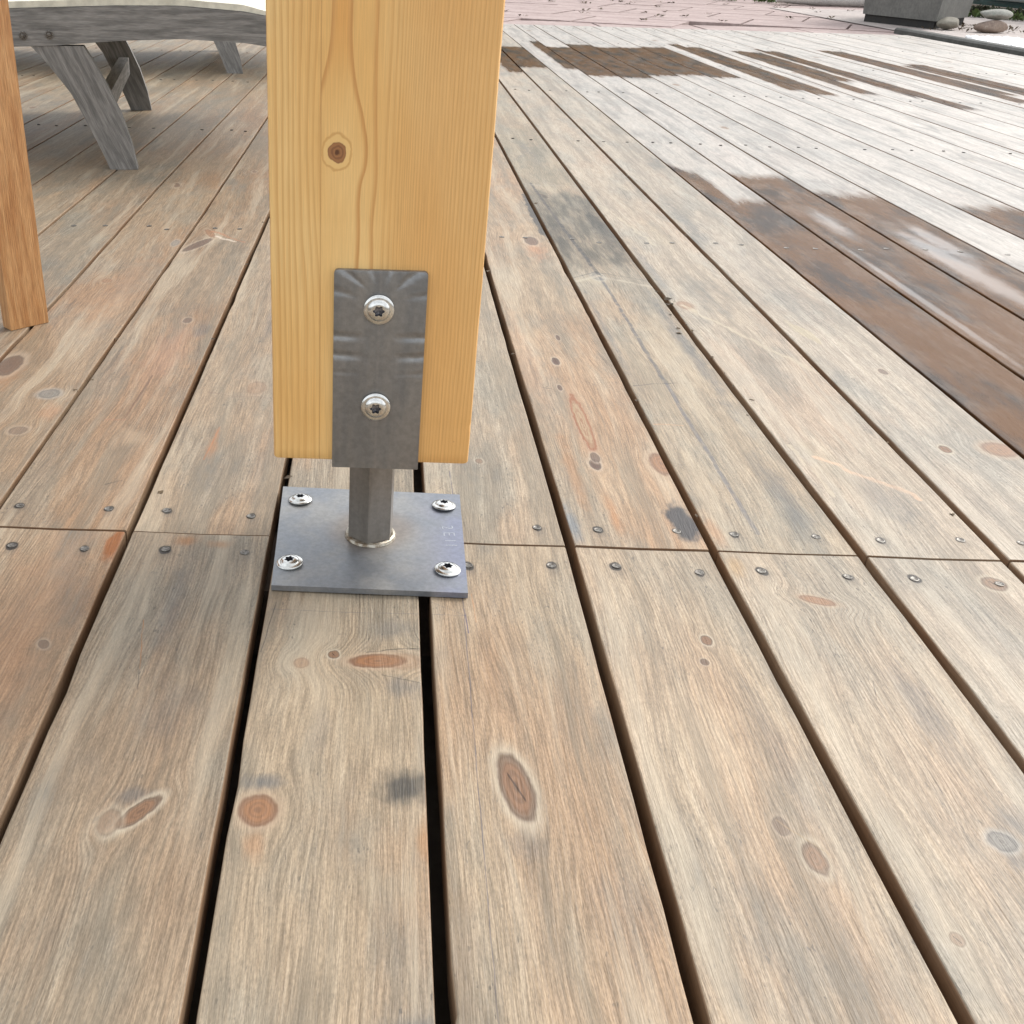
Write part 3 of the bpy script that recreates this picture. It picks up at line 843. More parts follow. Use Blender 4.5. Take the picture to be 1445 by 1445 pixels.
    # resin-coloured flame running up from the knot
    fl = h.mul(h.ss(h.m('ABSOLUTE', h.sub(x, h.mad(h.sub(z, kz), 0.05, -0.0345))), 0.008, 0.003), h.ss(z, 0.40, 0.46))
    c = h.hsv(c, 0.5, 1, h.ss(fib, 0.3, 0.7, 0.93, 1.06))
    ky = h.m('LESS_THAN', y, -0.06)
    k1 = h.mul(h.ss(d, 1.08, 0.92), ky)
    kc = h.mix(h.ss(h.m('SINE', h.mul(d, 14.0)), -0.5, 0.8), (0.34, 0.155, 0.055), (0.24, 0.10, 0.038))
    kc = h.mix(h.mul(h.ss(d, 0.4, 0.1), 0.9), kc, (0.10, 0.035, 0.012))
    halo = h.mul(h.mul(h.ss(d, 1.75, 1.6), h.ss(d, 1.0, 1.1)), ky)
    c = h.mix(h.mul(halo, 0.85), c, (0.80, 0.52, 0.20))
    hr = h.mul(h.mul(h.ss(d, 1.5, 1.62), h.ss(d, 1.85, 1.7)), ky)
    c = h.mix(h.mul(hr, 0.6), c, (0.55, 0.28, 0.08))
    c = h.mix(k1, c, kc)
    # glue line
    gl = h.ss(h.m('ABSOLUTE', h.sub(x, -0.0488)), 0.0007, 0.0002)
    c = h.mix(h.mul(gl, 0.5), c, (0.46, 0.24, 0.08))
    # small dents
    dt = h.ss(h.noise(h.comb(h.mul(x, 110.0), h.mul(y, 110.0), h.mul(z, 80.0)), 1, 1), 0.79, 0.83)
    c = h.mix(h.mul(dt, 0.5), c, (0.25, 0.12, 0.04))
    # end grain underneath
    bp = h.n('ShaderNodeBump')
    bp.inputs['Distance'].default_value = 0.0004
    bp.inputs['Strength'].default_value = 0.6
    h.put(bp.inputs['Height'], h.sub(h.mul(fib, 0.6), h.add(h.mul(late, -0.25), h.add(dt, gl))))
    h.put(b.inputs['Base Color'], c)
    b.inputs['Roughness'].default_value = 0.48
    h.put(b.inputs['Normal'], bp.outputs[0])
    return m


def steel_mat(name, kind):
    m, h, b = principled(name)
    P = h.n('ShaderNodeTexCoord').outputs['Object']
    x, y, z = h.sep(P)
    n1 = h.noise(P, 18.0, 5, 0.6)
    n2 = h.noise(P, 190.0, 4, 0.7)
    if kind == 'plate':
        c = h.mix(h.ss(n1, 0.35, 0.65), (0.20, 0.215, 0.235), (0.275, 0.275, 0.27))
        scr = h.noise(h.comb(h.mul(h.add(x, y), 60.0), h.mul(h.sub(x, y), 900.0), 0.0), 1, 2)
        c = h.mix(h.mul(h.ss(scr, 0.66, 0.78), 0.35), c, (0.45, 0.44, 0.42))
        # bluish heat bloom toward the right side and a brown one round the weld
        c = h.mix(h.mul(h.ss(x, 0.03, 0.085), h.ss(n1, 0.4, 0.6, 0.1, 0.5)), c, (0.14, 0.17, 0.30))
        rr = h.m('SQRT', h.add(h.mul(x, x), h.mul(y, y)))
        c = h.mix(h.mul(h.ss(h.add(rr, h.mul(h.sub(n1, .5), .03)), 0.055, 0.026), 0.55), c, (0.24, 0.185, 0.135))
        hz = h.mul(n2, 0.5)
    elif kind == 'bracket':
        c = h.mix(h.ss(h.noise(h.comb(h.mul(x, 60.0), y, h.mul(z, 9.0)), 1, 4), 0.35, 0.65), (0.20, 0.20, 0.198), (0.255, 0.245, 0.23))
        an = h.m('ARCTAN2', x, h.sub(z, 0.150))
        ra = h.m('SQRT', h.add(h.mul(x, x), h.mul(h.sub(z, 0.150), h.sub(z, 0.150))))
        an = h.add(an, h.mul(h.sub(n1, .5), .5))
        s1 = h.m('POWER', h.m('ABSOLUTE', h.m('SINE', h.mul(an, 5.5))), 8.0)
        s1 = h.mul(h.mul(s1, h.ss(z, 0.148, 0.165)), h.ss(ra, 0.014, 0.032))
        s2 = h.m('POWER', h.m('ABSOLUTE', h.m('SINE', h.add(h.mul(z, 190.0), h.mul(n1, 1.5)))), 6.0)
        s2 = h.mul(h.mul(s2, h.ss(h.m('ABSOLUTE', x), 0.008, 0.030)), h.mul(h.ss(z, 0.085, 0.095), h.ss(z, 0.135, 0.125)))
        s3 = h.ss(h.m('ABSOLUTE', h.add(x, h.mul(h.sub(n1, .5), .006))), 0.0016, 0.0004)
        c = h.mix(h.mul(h.add(s1, s2), 0.40), c, (0.34, 0.35, 0.36))
        c = h.mix(h.mul(s3, 0.25), c, (0.30, 0.28, 0.26))
        hz = h.add(h.mul(n2, 0.15), h.mul(h.add(s1, s2), -0.9))
    else:
        c = h.mix(h.ss(h.noise(h.comb(h.mul(x, 50.0), h.mul(y, 50.0), h.mul(z, 6.0)), 1, 4), 0.35, 0.65), (0.20, 0.18, 0.155), (0.27, 0.25, 0.225))
        hz = h.mul(n2, 0.3)
    c = h.hsv(c, 0.5, 1, h.ss(n2, 0.3, 0.7, 0.9, 1.1))
    bp = h.n('ShaderNodeBump')
    bp.inputs['Distance'].default_value = 0.0018 if kind == 'bracket' else 0.0004
    bp.inputs['Strength'].default_value = 0.9 if kind == 'bracket' else 0.5
    h.put(bp.inputs['Height'], hz)
    h.put(b.inputs['Base Color'], c)
    b.inputs['Metallic'].default_value = 0.55
    h.put(b.inputs['Roughness'], h.ss(n1, 0.3, 0.7, 0.36, 0.50))
    h.put(b.inputs['Normal'], bp.outputs[0])
    return m


post = empty('support_post', (0, .90, 0), label='light pine post held above the deck by a grey steel bracket and foot', category='post')
pz = 0.1215
bm = bmesh.new()
zs, zz = [], pz
while zz < .62:
    zs.append(zz)
    zz += .005
zs += [.9, 1.5, 2.55]
rn = random.Random(12)
X0, X1, Y0, Y1 = -.0890, .0818, -.080, .080
rings = []
wq = [.0034] * 4
for iz, zz in enumerate(zs):
    pr = []
    ends = iz == 0 or iz == len(zs) - 1
    for q, (cx_, cy_, sx_, sy_) in enumerate(((X0, Y0, 1, 1), (X1, Y0, -1, 1), (X1, Y1, -1, -1), (X0, Y1, 1, -1))):
        wq[q] = min(.0046, max(.0024, wq[q] + rn.uniform(-.0004, .0004)))
        w_ = wq[q] + (rn.uniform(.0008, .0022) if rn.random() < .07 else 0)
        k1, k2 = w_ * .30, w_ * .30
        if ends:
            e_ = .0008
        else:
            e_ = 0
        p = [(cx_ + sx_ * e_, cy_ + sy_ * (w_ + e_)), (cx_ + sx_ * (k1 + e_), cy_ + sy_ * (k2 + e_)), (cx_ + sx_ * (w_ + e_), cy_ + sy_ * e_)]
        if q % 2:
            p = p[::-1]
        pr += p
    if iz == 1:
        zz = pz + .0012
    rings.append([bm.verts.new((a, b_, zz)) for a, b_ in pr])
for A_, B_ in zip(rings, rings[1:]):
    for q in range(12):
        bm.faces.new((A_[q], A_[(q + 1) % 12], B_[(q + 1) % 12], B_[q]))
bm.faces.new(rings[0][::-1])
bm.faces.new(rings[-1])
timber = mesh_obj('timber', bm, post_mat(), post, (0, 0, 0), smooth=True)

plate_m = steel_mat('base_plate_steel', 'plate')
brk_m = steel_mat('bracket_steel', 'bracket')
pin_m = steel_mat('pin_steel', 'pin')
# base plate (slightly out of square with the boards)
bm = bmesh.new()
pc = [(-.0905, .7925), (.0885, .7905), (.0918, .9818), (-.0975, .9870)]
add_prism(bm, [(a, b_ - .90) for a, b_ in pc], lambda a, b_, t: (a, b_, t), .0005, .0060)
bevel_all(bm, .0008, 2)
plate = mesh_obj('base_plate', bm, plate_m, post, (0, 0, 0), smooth=True)
# stamped characters beside the right-hand screws
def stamp(txt, x_, y_, size, rz, mat):
    cu = bpy.data.curves.new('marking', 'FONT')
    cu.body = txt
    cu.size = size
    cu.extrude = 0.00008
    cu.offset = -0.00025
    cu.align_x = 'CENTER'; cu.align_y = 'CENTER'
    o = bpy.data.objects.new('marking', cu)
    C.objects.link(o)
    dg = bpy.context.evaluated_depsgraph_get()
    me = bpy.data.meshes.new_from_object(o.evaluated_get(dg))
    bpy.data.objects.remove(o)
    ob = bpy.data.objects.new('marking', me)
    me.materials.clear()
    me.materials.append(mat)
    C.objects.link(ob)
    ob.parent = plate
    ob.location = (x_, y_, .00605)
    ob.rotation_euler = (0, 0, rz)
stamp_m = simple_mat('stamp_marks', (0.42, 0.44, 0.48), (0.30, 0.32, 0.36), 500, 0.4, 0.5, 0.0003, metal=0.6)
stamp('2 E 11', .076, -.008, .017, R(-86), stamp_m)
# pin (octagon-like bar), weld ring, head plate
bm = bmesh.new()
rp = .0235
lathe(bm, [(rp, .0058, 0), (rp, .1150, 0)], 6, mtx=Matrix.Translation((-.002, -.0105, 0)) @ Matrix.Rotation(R(24), 4, 'Z'))
bevel_all(bm, .0022, 2)
mesh_obj('pin', bm, pin_m, post, (0, 0, 0), smooth=True)
bm = bmesh.new()
rr_ = random.Random(3)
ringp = []
for k in range(48):
    a = 2 * math.pi * k / 48
    ringp.append((-.002 + .0222 * math.cos(a), -.0105 + .0222 * math.sin(a), .0064 + rr_.uniform(-.0003, .0003)))
add_tube(bm, ringp, .0032, 8, close=True)
weld_m = simple_mat('weld_bead', (0.50, 0.47, 0.40), (0.22, 0.17, 0.12), 150, 0.38, 0.8, 0.0008, metal=0.9)
mesh_obj('weld', bm, weld_m, plate, (0, 0, 0), smooth=True)
# U bracket: front leaf, foot under the timber, rear leaf
bm = bmesh.new()
yf = -.0853
add_box(bm, -.0375, .0377, yf, yf + .005, 0, .1755)
es = [e for e in bm.edges if abs(e.verts[0].co.y - e.verts[1].co.y) > .004 and min(e.verts[0].co.z, e.verts[1].co.z) > .1]
bmesh.ops.bevel(bm, geom=es, offset=.0034, segments=4, affect='EDGES', profile=.5)
bevel_all(bm, .0007, 2, 60)
leaf = mesh_obj('front_bracket_plate', bm, brk_m, post, (0, 0, .1168), smooth=True)
bm = bmesh.new()
add_box(bm, -.0372, .0374, yf + .0052, .0853, .1153, .1205)
add_box(bm, -.0372, .0374, .0803, .0853, .1206, .292)
mesh_obj('bracket_seat', bm, brk_m, post, (0, 0, 0))


recess_shade_m = simple_mat('screw_recess_shade', (.26, .26, .28), (.10, .10, .11), 400, .4, .3, .0003, metal=.9)  # darker metal paints the shade inside the screw head


def big_screw(parent, loc, rot, r_=.0127):
    s = r_ / .0127
    bm = bmesh.new()
    prof = [(.0121, .0, 0), (.0127, .0004, 0), (.0127, .0011, 0), (.0122, .0016, 0), (.0105, .0019, 0), (.0094, .0020, 0), (.0090, .0026, 0), (.0080, .0033, 0), (.0066, .0038, 0), (.0052, .0041, 0), (.0042, .0041, 1), (.0038, .0010, 1), (.0014, .0008, 0)]
    lathe(bm, [(a * s, b_ * s, c_) for a, b_, c_ in prof], 48)
    o = mesh_obj('screw', bm, zinc, parent, loc, smooth=True)
    o.data.materials.append(recess_shade_m)
    for p_ in o.data.polygons:
        rc_ = math.hypot(p_.center.x, p_.center.y)
        if rc_ < .0050 * s and p_.center.z < .0036 * s and p_.center.z > .0001:
            p_.material_index = 1
    o.rotation_euler = rot
    o.scale = (1, 1, 1.25)
    return o


# local coordinates: post origin is (0, .90, 0)
for (sx, sy, tx, ty) in ((-.0768, .8303, .02, -.10), (.0715, .8275, .02, .03), (.0735, .9535, -.04, .06), (-.0766, .9560, -.06, -.04)):
    big_screw(plate, (sx, sy - .90, .0068), (tx, ty, random.uniform(0, 1)), .0124)
for zz in (.1440, .0590):
    big_screw(leaf, (-.0008, yf - .0006, zz), (R(90) + .02, random.uniform(-.02, .02), 0), .0125)

# ------------------------------------------------------------------ sun loungers behind
teak = None
def teak_mat(name, c1, c2, c3, rough=.6):
    m, h, b = principled(name)
    P = h.n('ShaderNodeTexCoord').outputs['UV']
    x, y, z = h.sep(P)
    n1 = h.noise(h.comb(h.mul(x, 8.0), h.mul(y, 90.0), 0.0), 1, 4, .6)
    n2 = h.noise(h.comb(h.mul(x, 40.0), h.mul(y, 700.0), 1.0), 1, 3, .6)
    n3 = h.noise(h.comb(h.mul(x, 9.0), h.mul(y, 22.0), 2.0), 1, 3, .6)
    rg = h.ss(h.m('SINE', h.add(h.mul(y, 700.0), h.mul(n3, 22.0))), -.2, 1)
    c = h.mix(h.ss(n1, .35, .65), c1, c2)
    c = h.mix(h.mul(h.ss(n3, .5, .7), .5), c, c3)
    c = h.mix(h.mul(rg, .25), c, c2)
    c = h.hsv(c, .5, 1, h.ss(n2, .3, .7, .82, 1.18))
    bp = h.n('ShaderNodeBump')
    bp.inputs['Distance'].default_value = .0008
    h.put(bp.inputs['Height'], n2)
    h.put(b.inputs['Base Color'], c)
    b.inputs['Roughness'].default_value = rough
    h.put(b.inputs['Normal'], bp.outputs[0])
    return m


def uv_from(o, fn):
    me = o.data
    uv = me.uv_layers.new(name='UVMap')
    for lp in me.loops:
        co = me.vertices[lp.vertex_index].co
        uv.data[lp.index].uv = fn(co)


grey_teak = teak_mat('grey_teak', (.25, .24, .225), (.13, .126, .118), (.31, .30, .28))
brown_teak = teak_mat('brown_teak', (.52, .29, .125), (.38, .18, .065), (.60, .36, .17), .45)
cloth = simple_mat('cream_cushion', (.60, .575, .47), (.66, .635, .53), 4, .85, .25, .002)


def rail_curve(s):
    """s in 0..1 from foot end to head end -> x, z of the rail's centre line and its half depth"""
    xx = -.20 - 2.15 * s
    zz = .286 + .052 * math.sin(math.pi * min(1, (s + .02) / .52)) if s < .5 else .286 + .052 * math.sin(math.pi * (.52 / .52)) * 0 + .03 * (s - .5)
    return xx, zz


# rail outline measured at the lounger's own depth (y = 2.7 m)
def lounger(loc, label, extra_legs=True):
    t = empty('sun_lounger', loc, R(9.6), label=label, category='sun lounger', group='grey sun loungers standing side by side')
    W = 1.02
    top = [(-.165, .318), (-.19, .336), (-.26, .350), (-.35, .364), (-.50, .374), (-.65, .372), (-.80, .366), (-1.0, .358), (-1.3, .352), (-1.7, .352), (-2.1, .352)]
    bot = [(-2.1, .285), (-1.7, .285), (-1.3, .285), (-1.0, .283), (-.90, .281), (-.80, .285), (-.65, .297), (-.50, .303), (-.35, .296), (-.26, .284), (-.19, .270), (-.165, .278)]
    for y_ in (0, W):
        bm = bmesh.new()
        add_prism(bm, top + bot, lambda a, b_, tt: (a, tt, b_), y_, y_ + .035)
        bevel_all(bm, .003, 2, 50)
        o = mesh_obj('side_rail', bm, grey_teak, t, smooth=True)
        uv_from(o, lambda c: (c.x, c.z + c.y * .7))
        for bx in ((-.868, .306), (-.808, .3085)):
            b2 = bmesh.new()
            mt = Matrix.Translation((bx[0], y_ - .001 if y_ == 0 else y_ + .036, bx[1])) @ Matrix.Rotation(R(90 if y_ == 0 else -90), 4, 'X')
            lathe(b2, [(.0095, 0, 0), (.0095, .0015, 0), (.0075, .002, 0), (.0068, .0004, 0), (.005, .0004, 0), (.0045, .0035, 0), (.002, .0042, 0)], 16, mtx=mt)
            mesh_obj('bolt', b2, screw_dark, o, smooth=True)
    # sabre legs
    def leg(y_, flip, x0, name='leg'):
        s = -1 if flip else 1
        L = [(-.200, .284), (-.165, .245), (-.118, .180), (-.085, .110), (-.055, .040), (-.040, .0)]
        Rr = [(.028, .0), (.018, .060), (-.002, .130), (-.030, .195), (-.058, .250), (-.078, .2845)]
        bm = bmesh.new()
        add_prism(bm, [(x0 + s * a, b_) for a, b_ in L + Rr], lambda a, b_, tt: (a, tt, b_), y_ + .038, y_ + .074)
        bevel_all(bm, .003, 2, 50)
        o = mesh_obj(name, bm, grey_teak, t, smooth=True)
        uv_from(o, lambda c: (c.z, c.x * .8 + c.z * .35 + c.y))
    for y_ in (-.036, W - .036):
        leg(y_, False, -.655)
        if extra_legs:
            leg(y_, True, -1.95)
    for xx in (-.705, -1.90):
        bm = bmesh.new()
        add_box(bm, xx - .016, xx + .016, .030, W, .115, .165)
        bevel_all(bm, .002, 1)
        o = mesh_obj('stretcher', bm, grey_teak, t)
        uv_from(o, lambda c: (c.y, c.z + c.x))
    bm = bmesh.new()
    add_box(bm, -.215, -.18, .036, W - .001, .280, .328)
    bevel_all(bm, .004, 2)
    o = mesh_obj('foot_rail', bm, grey_teak, t, smooth=True)
    uv_from(o, lambda c: (c.y, c.z + c.x))
    # cushion follows the rails
    bm = bmesh.new()
    prof = [(p[0], p[1] - .006) for p in top if p[0] <= -.25]
    ncol = 10
    grid_t, grid_b = [], []
    for i, (a, z_) in enumerate(prof):
        rt, rb = [], []
        for j in range(ncol + 1):
            v_ = j / ncol
            edge = min(1, 3.5 * min(v_, 1 - v_) + .25) ** .5
            endf = 1 if i > 0 else .35
            yy = .004 + v_ * (W + .030)
            rt.append(bm.verts.new((a, yy, z_ + .010 + .022 * edge * endf)))
            rb.append(bm.verts.new((a, yy, z_ + .007)))
        grid_t.append(rt); grid_b.append(rb)
    for i in range(len(prof) - 1):
        for j in range(ncol):
            bm.faces.new((grid_t[i][j], grid_t[i][j + 1], grid_t[i + 1][j + 1], grid_t[i + 1][j]))
            bm.faces.new((grid_b[i][j], grid_b[i + 1][j], grid_b[i + 1][j + 1], grid_b[i][j + 1]))
    for i in range(len(prof) - 1):
        bm.faces.new((grid_t[i][0], grid_t[i + 1][0], grid_b[i + 1][0], grid_b[i][0]))
        bm.faces.new((grid_t[i][-1], grid_b[i][-1], grid_b[i + 1][-1], grid_t[i + 1][-1]))
    for j in range(ncol):
        bm.faces.new((grid_t[0][j], grid_b[0][j], grid_b[0][j + 1], grid_t[0][j + 1]))
        bm.faces.new((grid_t[-1][j], grid_t[-1][j + 1], grid_b[-1][j + 1], grid_b[-1][j]))
    mesh_obj('cushion', bm, cloth, t, smooth=True)
    return t


lounger((-.004, 2.80, 0), 'nearer grey weathered lounger with cream cushion, curved legs and arched side rail')
lounger((-.01, 4.955, 0), 'farther grey lounger, one leg seen under the arched rail of the nearer one')

# brown chair whose leg stands at the left edge
chair = empty('garden_chair', (-.525, 1.49, 0), R(45), label='brown wooden chair whose plank leg stands on the deck at the left edge', category='chair')
def chair_part(name, x0, x1, y0, y1, z0, z1, ax):
    bm = bmesh.new()
    add_box(bm, x0, x1, y0, y1, z0, z1)
    bevel_all(bm, .0022, 2)
    o = mesh_obj(name, bm, brown_teak, chair, smooth=True)
    uv_from(o, (lambda c: (c.z, c.x + c.y)) if ax == 'z' else (lambda c: (c.x + c.y, c.z)))
    return o
for (cx_, cy_) in ((0, 0), (-.52, 0), (0, .52), (-.52, .52)):
    chair_part('leg', cx_ - .0315, cx_ + .0300, cy_ + .000, cy_ + .024, .0005 if (cx_, cy_) != (0, 0) else .0005, .60, 'z')
chair_part('apron', -.489, -.033, .003, .021, .53, .59, 'x')
chair_part('apron', -.489, -.033, .523, .541, .53, .59, 'x')
for i in range(8):
    chair_part('seat_slat', -.56, .04, -.02 + i * .074, .045 + i * .074, .602, .622, 'x')

# ------------------------------------------------------------------ paving behind the deck
pink = simple_mat('pink_paver', (.30, .222, .205), (.39, .305, .285), 3.0, .8, .5, .003, c3=(.24, .20, .185))
paving = empty('pavement', (0, 0, 0), kind='structure')
sheet('mortar_bed', -11, 13, 8.56, 24, -.035, simple_mat('joint_sand', (.13, .11, .09), (.22, .18, .15), 20, .95, .6, .004), kind='structure')
SL = .80
bm = bmesh.new()
add_box(bm, -SL / 2 + .010, SL / 2 - .010, -SL / 2 + .010, SL / 2 - .010, -.03, 0)
bevel_all(bm, .004, 1)
slab0 = mesh_obj('paving_slab', bm, pink, paving)
slab_mesh = slab0.data
bpy.data.objects.remove(slab0)
ca, sa = math.cos(R(-24)), math.sin(R(-24))
n_sl = 0
for i in range(-26, 27):
    for j in range(-26, 27):
        a, b_ = (i + (.5 if j % 2 else 0)) * SL, j * SL
        X, Y = 2.5 + a * ca - b_ * sa, 13.5 + a * sa + b_ * ca
        rad = SL * .70
        if Y - rad * .93 < 8.56 or Y > 19.0 or X < -5.5 or X > 9.5:
            continue
        if X > 3.2 and Y < 10.4 - (X - 3.2) * .1 and X > 3.6:
            pass
        o = bpy.data.objects.new('paving_slab', slab_mesh)
        C.objects.link(o)
        o.parent = paving
        o.location = (X, Y, -.006 + random.uniform(-.002, .002))
        o.rotation_euler = (random.uniform(-.002, .002), random.uniform(-.002, .002), R(-24))
        n_sl += 1
# course of cut slabs along the deck's end
for i in range(-14, 20):
    bm = bmesh.new()
    add_box(bm, -.39, .39, 0, .62, -.03, 0)
    bevel_all(bm, .004, 1)
    if i * .80 + 2 > 3.6 or i * .8 + 2 < -6:
        bm.free(); continue
    mesh_obj('paving_slab', bm, pink, paving, (i * .80 + 2.0, 8.56, -.0115 + random.uniform(-.001, .001)))
print('slabs', n_sl)

# right-hand side: kerb, white pebbles, concrete strip
kerb_m = simple_mat('dark_kerb', (.06, .06, .055), (.095, .095, .088), 14, .85, .6, .003, c3=(.15, .15, .14))
bm = bmesh.new()
add_prism(bm, [(-.05, -.10), (-.05, .018), (-.035, .030), (.035, .030), (.05, .018), (.05, -.10)], lambda a, b_, tt: (a, tt, b_), -7.2, 0)
bevel_all(bm, .008, 2, 50)
mesh_obj('kerb', bm, kerb_m, None, (3.93, 8.87, 0), kind='structure')
strip_m = simple_mat('rough_paving', (.36, .31, .29), (.45, .40, .37), 3, .85, .6, .004, c3=(.26, .24, .22))
sheet('paved_strip', 3.97, 9.5, 1.5, 12.2, .000, strip_m, kind='structure')
peb_m = simple_mat('white_pebble', (.80, .80, .80), (.70, .71, .72), 10, .6, .3, .002)
b0 = bmesh.new()
bmesh.ops.create_icosphere(b0, subdivisions=1, radius=1)
ico_v = [v_.co.copy() for v_ in b0.verts]
ico_f = [tuple(v_.index for v_ in f_.verts) for f_ in b0.faces]
b0.free()
GV, GF, gn = [], [], 0
rr = random.Random(11)
for i in range(5200):
    X = rr.uniform(3.99, 4.95); Y = rr.uniform(3.5, 8.35)
    if X > 4.62 + .10 * math.sin(Y * 2.1) + (8.15 - Y) * .05 + rr.uniform(-.05, .05) or (Y > 7.9 and X < 4.05 + (Y - 7.9) * .2):
        continue
    s_ = rr.uniform(.012, .026)
    m_ = Matrix.Translation((X, Y, s_ * .45)) @ Matrix.Rotation(rr.uniform(0, 3), 4, 'Z') @ Matrix.Diagonal((s_ * 1.3, s_, s_ * .7, 1))
    GV.extend([m_ @ c_ for c_ in ico_v]); GF.extend([tuple(q + gn * len(ico_v) for q in f_) for f_ in ico_f]); gn += 1
me = bpy.data.meshes.new('white_gravel')
me.from_pydata(GV, [], GF)
me.materials.append(peb_m)
go = bpy.data.objects.new('white_gravel', me)
C.objects.link(go)
go['kind'] = 'stuff'

# concrete planter
con = simple_mat('grey_concrete', (.12, .12, .11), (.16, .158, .145), 5, .85, .5, .002, c3=(.12, .12, .112))
pl = empty('planter', (4.136, 10.16, 0), label='square grey concrete planter with tapered sides standing on the pink pavers', category='planter')
A = Vector((0, 0, 0)); B = Vector((.232, -.93, 0)); Dv = Vector((1.06, .10, 0)) * .0
B2 = Vector((4.362 - 4.136, 9.256 - 10.16, 0)); side = Vector((5.001 - 4.362, 10.068 - 9.256, 0))
base = [Vector((0, 0, 0)), B2, B2 + side, side]
cen = sum(base, Vector()) / 4
def frus(bm, z0, s0, z1, s1, cap0=True, cap1=True):
    lo = [bm.verts.new((cen + (p - cen) * s0) + Vector((0, 0, z0))) for p in base]
    hi = [bm.verts.new((cen + (p - cen) * s1) + Vector((0, 0, z1))) for p in base]
    for i in range(4):
        bm.faces.new((lo[i], lo[(i + 1) % 4], hi[(i + 1) % 4], hi[i]))
    if cap0: bm.faces.new(lo[::-1])
    if cap1: bm.faces.new(hi)
    return lo, hi
bm = bmesh.new()
lo, hi = frus(bm, .06, 1.0, .75, 1.16, True, False)
lo2 = [bm.verts.new((cen + (p - cen) * 1.02) + Vector((0, 0, .75))) for p in base]
lo3 = [bm.verts.new((cen + (p - cen) * 1.0) + Vector((0, 0, .66))) for p in base]
for i in range(4):
    j = (i + 1) % 4
    bm.faces.new((hi[i], hi[j], lo2[j], lo2[i]))
    bm.faces.new((lo2[i], lo2[j], lo3[j], lo3[i]))
bm.faces.new(lo3)
bevel_all(bm, .012, 2, 25)
mesh_obj('box', bm, con, pl, smooth=True)
bm = bmesh.new()
frus(bm, -.01, .95, .0595, .95)
mesh_obj('shadow_gap_foot', bm, simple_mat('shadow_gap_black', (.02, .02, .02), (.035, .033, .03), 10, .9, .2, .002), pl)  # recessed foot painted near-black for the shadow gap under the box
soil = bmesh.new()
lo4 = [soil.verts.new((cen + (p - cen) * .99) + Vector((0, 0, .67))) for p in base]
soil.faces.new(lo4)
mesh_obj('soil', soil, earth, pl)

# three field stones
def stone(loc, sx, sy, sz, rz, mat, seed, label, tilt=0):
    bm = bmesh.new()
    bmesh.ops.create_icosphere(bm, subdivisions=4, radius=1)
    r0 = random.Random(seed)
    dirs = [(Vector((r0.gauss(0, 1), r0.gauss(0, 1), r0.gauss(0, 1))).normalized(), r0.uniform(.72, .93)) for _ in range(12)]
    for v_ in bm.verts:
        p = v_.co.copy()
        for d_, lim in dirs:
            q = p.dot(d_)
            if q > lim:
                p -= d_ * (q - lim) * .8
        v_.co = Vector((p.x * sx, p.y * sy, p.z * sz))
    zmin = min(v_.co.z for v_ in bm.verts)
    for v_ in bm.verts:
        v_.co.z -= zmin
    o = mesh_obj('stone', bm, mat, None, loc, smooth=True, label=label, category='stone', group='pile of three field stones')
    o.rotation_euler = (0, tilt, rz)
    return o
st1 = simple_mat('stone_tan', (.20, .185, .15), (.27, .25, .205), 9, .85, .6, .004, c3=(.20, .19, .15))
st2 = simple_mat('stone_brown', (.21, .155, .125), (.28, .215, .17), 9, .85, .6, .004, c3=(.40, .34, .28))
st3 = simple_mat('stone_grey', (.23, .23, .205), (.31, .31, .275), 9, .85, .6, .004, c3=(.22, .26, .22))
stone((4.47, 9.27, 0), .105, .080, .050, R(35), st1, 4, 'tan angular stone lying on the ground nearest the grey planter')
stone((4.70, 9.06, 0), .130, .085, .048, R(-8), st2, 9, 'brown stone at the bottom right of the small pile beside the planter')
stone((4.74, 9.11, .088), .130, .085, .042, R(4), st3, 21, 'pale grey oval stone lying on top of the other two')

# white tube lying behind the pavers
bm = bmesh.new()
seg = [(-.9, 0, 0), (-.5, 0, 0), (0, 0, 0), (.34, 0, 0), (.395, 0, 0)]
add_tube(bm, seg, .085, 24)
for v_ in bm.verts:
    if v_.co.x > .36 or v_.co.x < -.85:
        v_.co.y *= .75; v_.co.z *= .75
bevel_all(bm, .012, 2, 40)
wp = mesh_obj('white_bolster', bm, simple_mat('white_plastic', (.62, .62, .58), (.55, .55, .52), 8, .5, .2, .001), None, (5.22, 12.95, .083), smooth=True, label='long white rounded cylinder lying on the pavers left of the planter', category='cylinder')
wp.rotation_euler = (0, 0, R(-8))

# metal barrier at the top right with a ledge under it
ledge_m = simple_mat('brown_ledge', (.24, .19, .15), (.33, .27, .22), 8, .85, .5, .003)
bm = bmesh.new()
add_prism(bm, [(.0, 1.1), (.04, -5.5), (.24, -5.5), (.20, 1.1)], lambda a, b_, tt: (a, b_, tt), -.02, .05)
bevel_all(bm, .006, 2)
mesh_obj('stone_ledge', bm, ledge_m, None, (6.5, 12.6, 0), smooth=True, label='low brown stone ledge running under the metal barrier', category='ledge')
gm = simple_mat('pale_metal', (.46, .52, .52), (.38, .44, .45), 10, .35, .1, .0005, metal=.6)
gd = simple_mat('dark_green_panel', (.018, .045, .045), (.03, .065, .06), 6, .4, .1, .0005)
gate = empty('metal_gate', (6.64, 13.35, .05), R(-89), label='metal barrier with pale rounded tube frame and dark green panel behind the stones', category='gate')
bm = bmesh.new()
pts = []
x0, x1, z0, z1, rc = .36, 2.9, .085, 1.15, .09
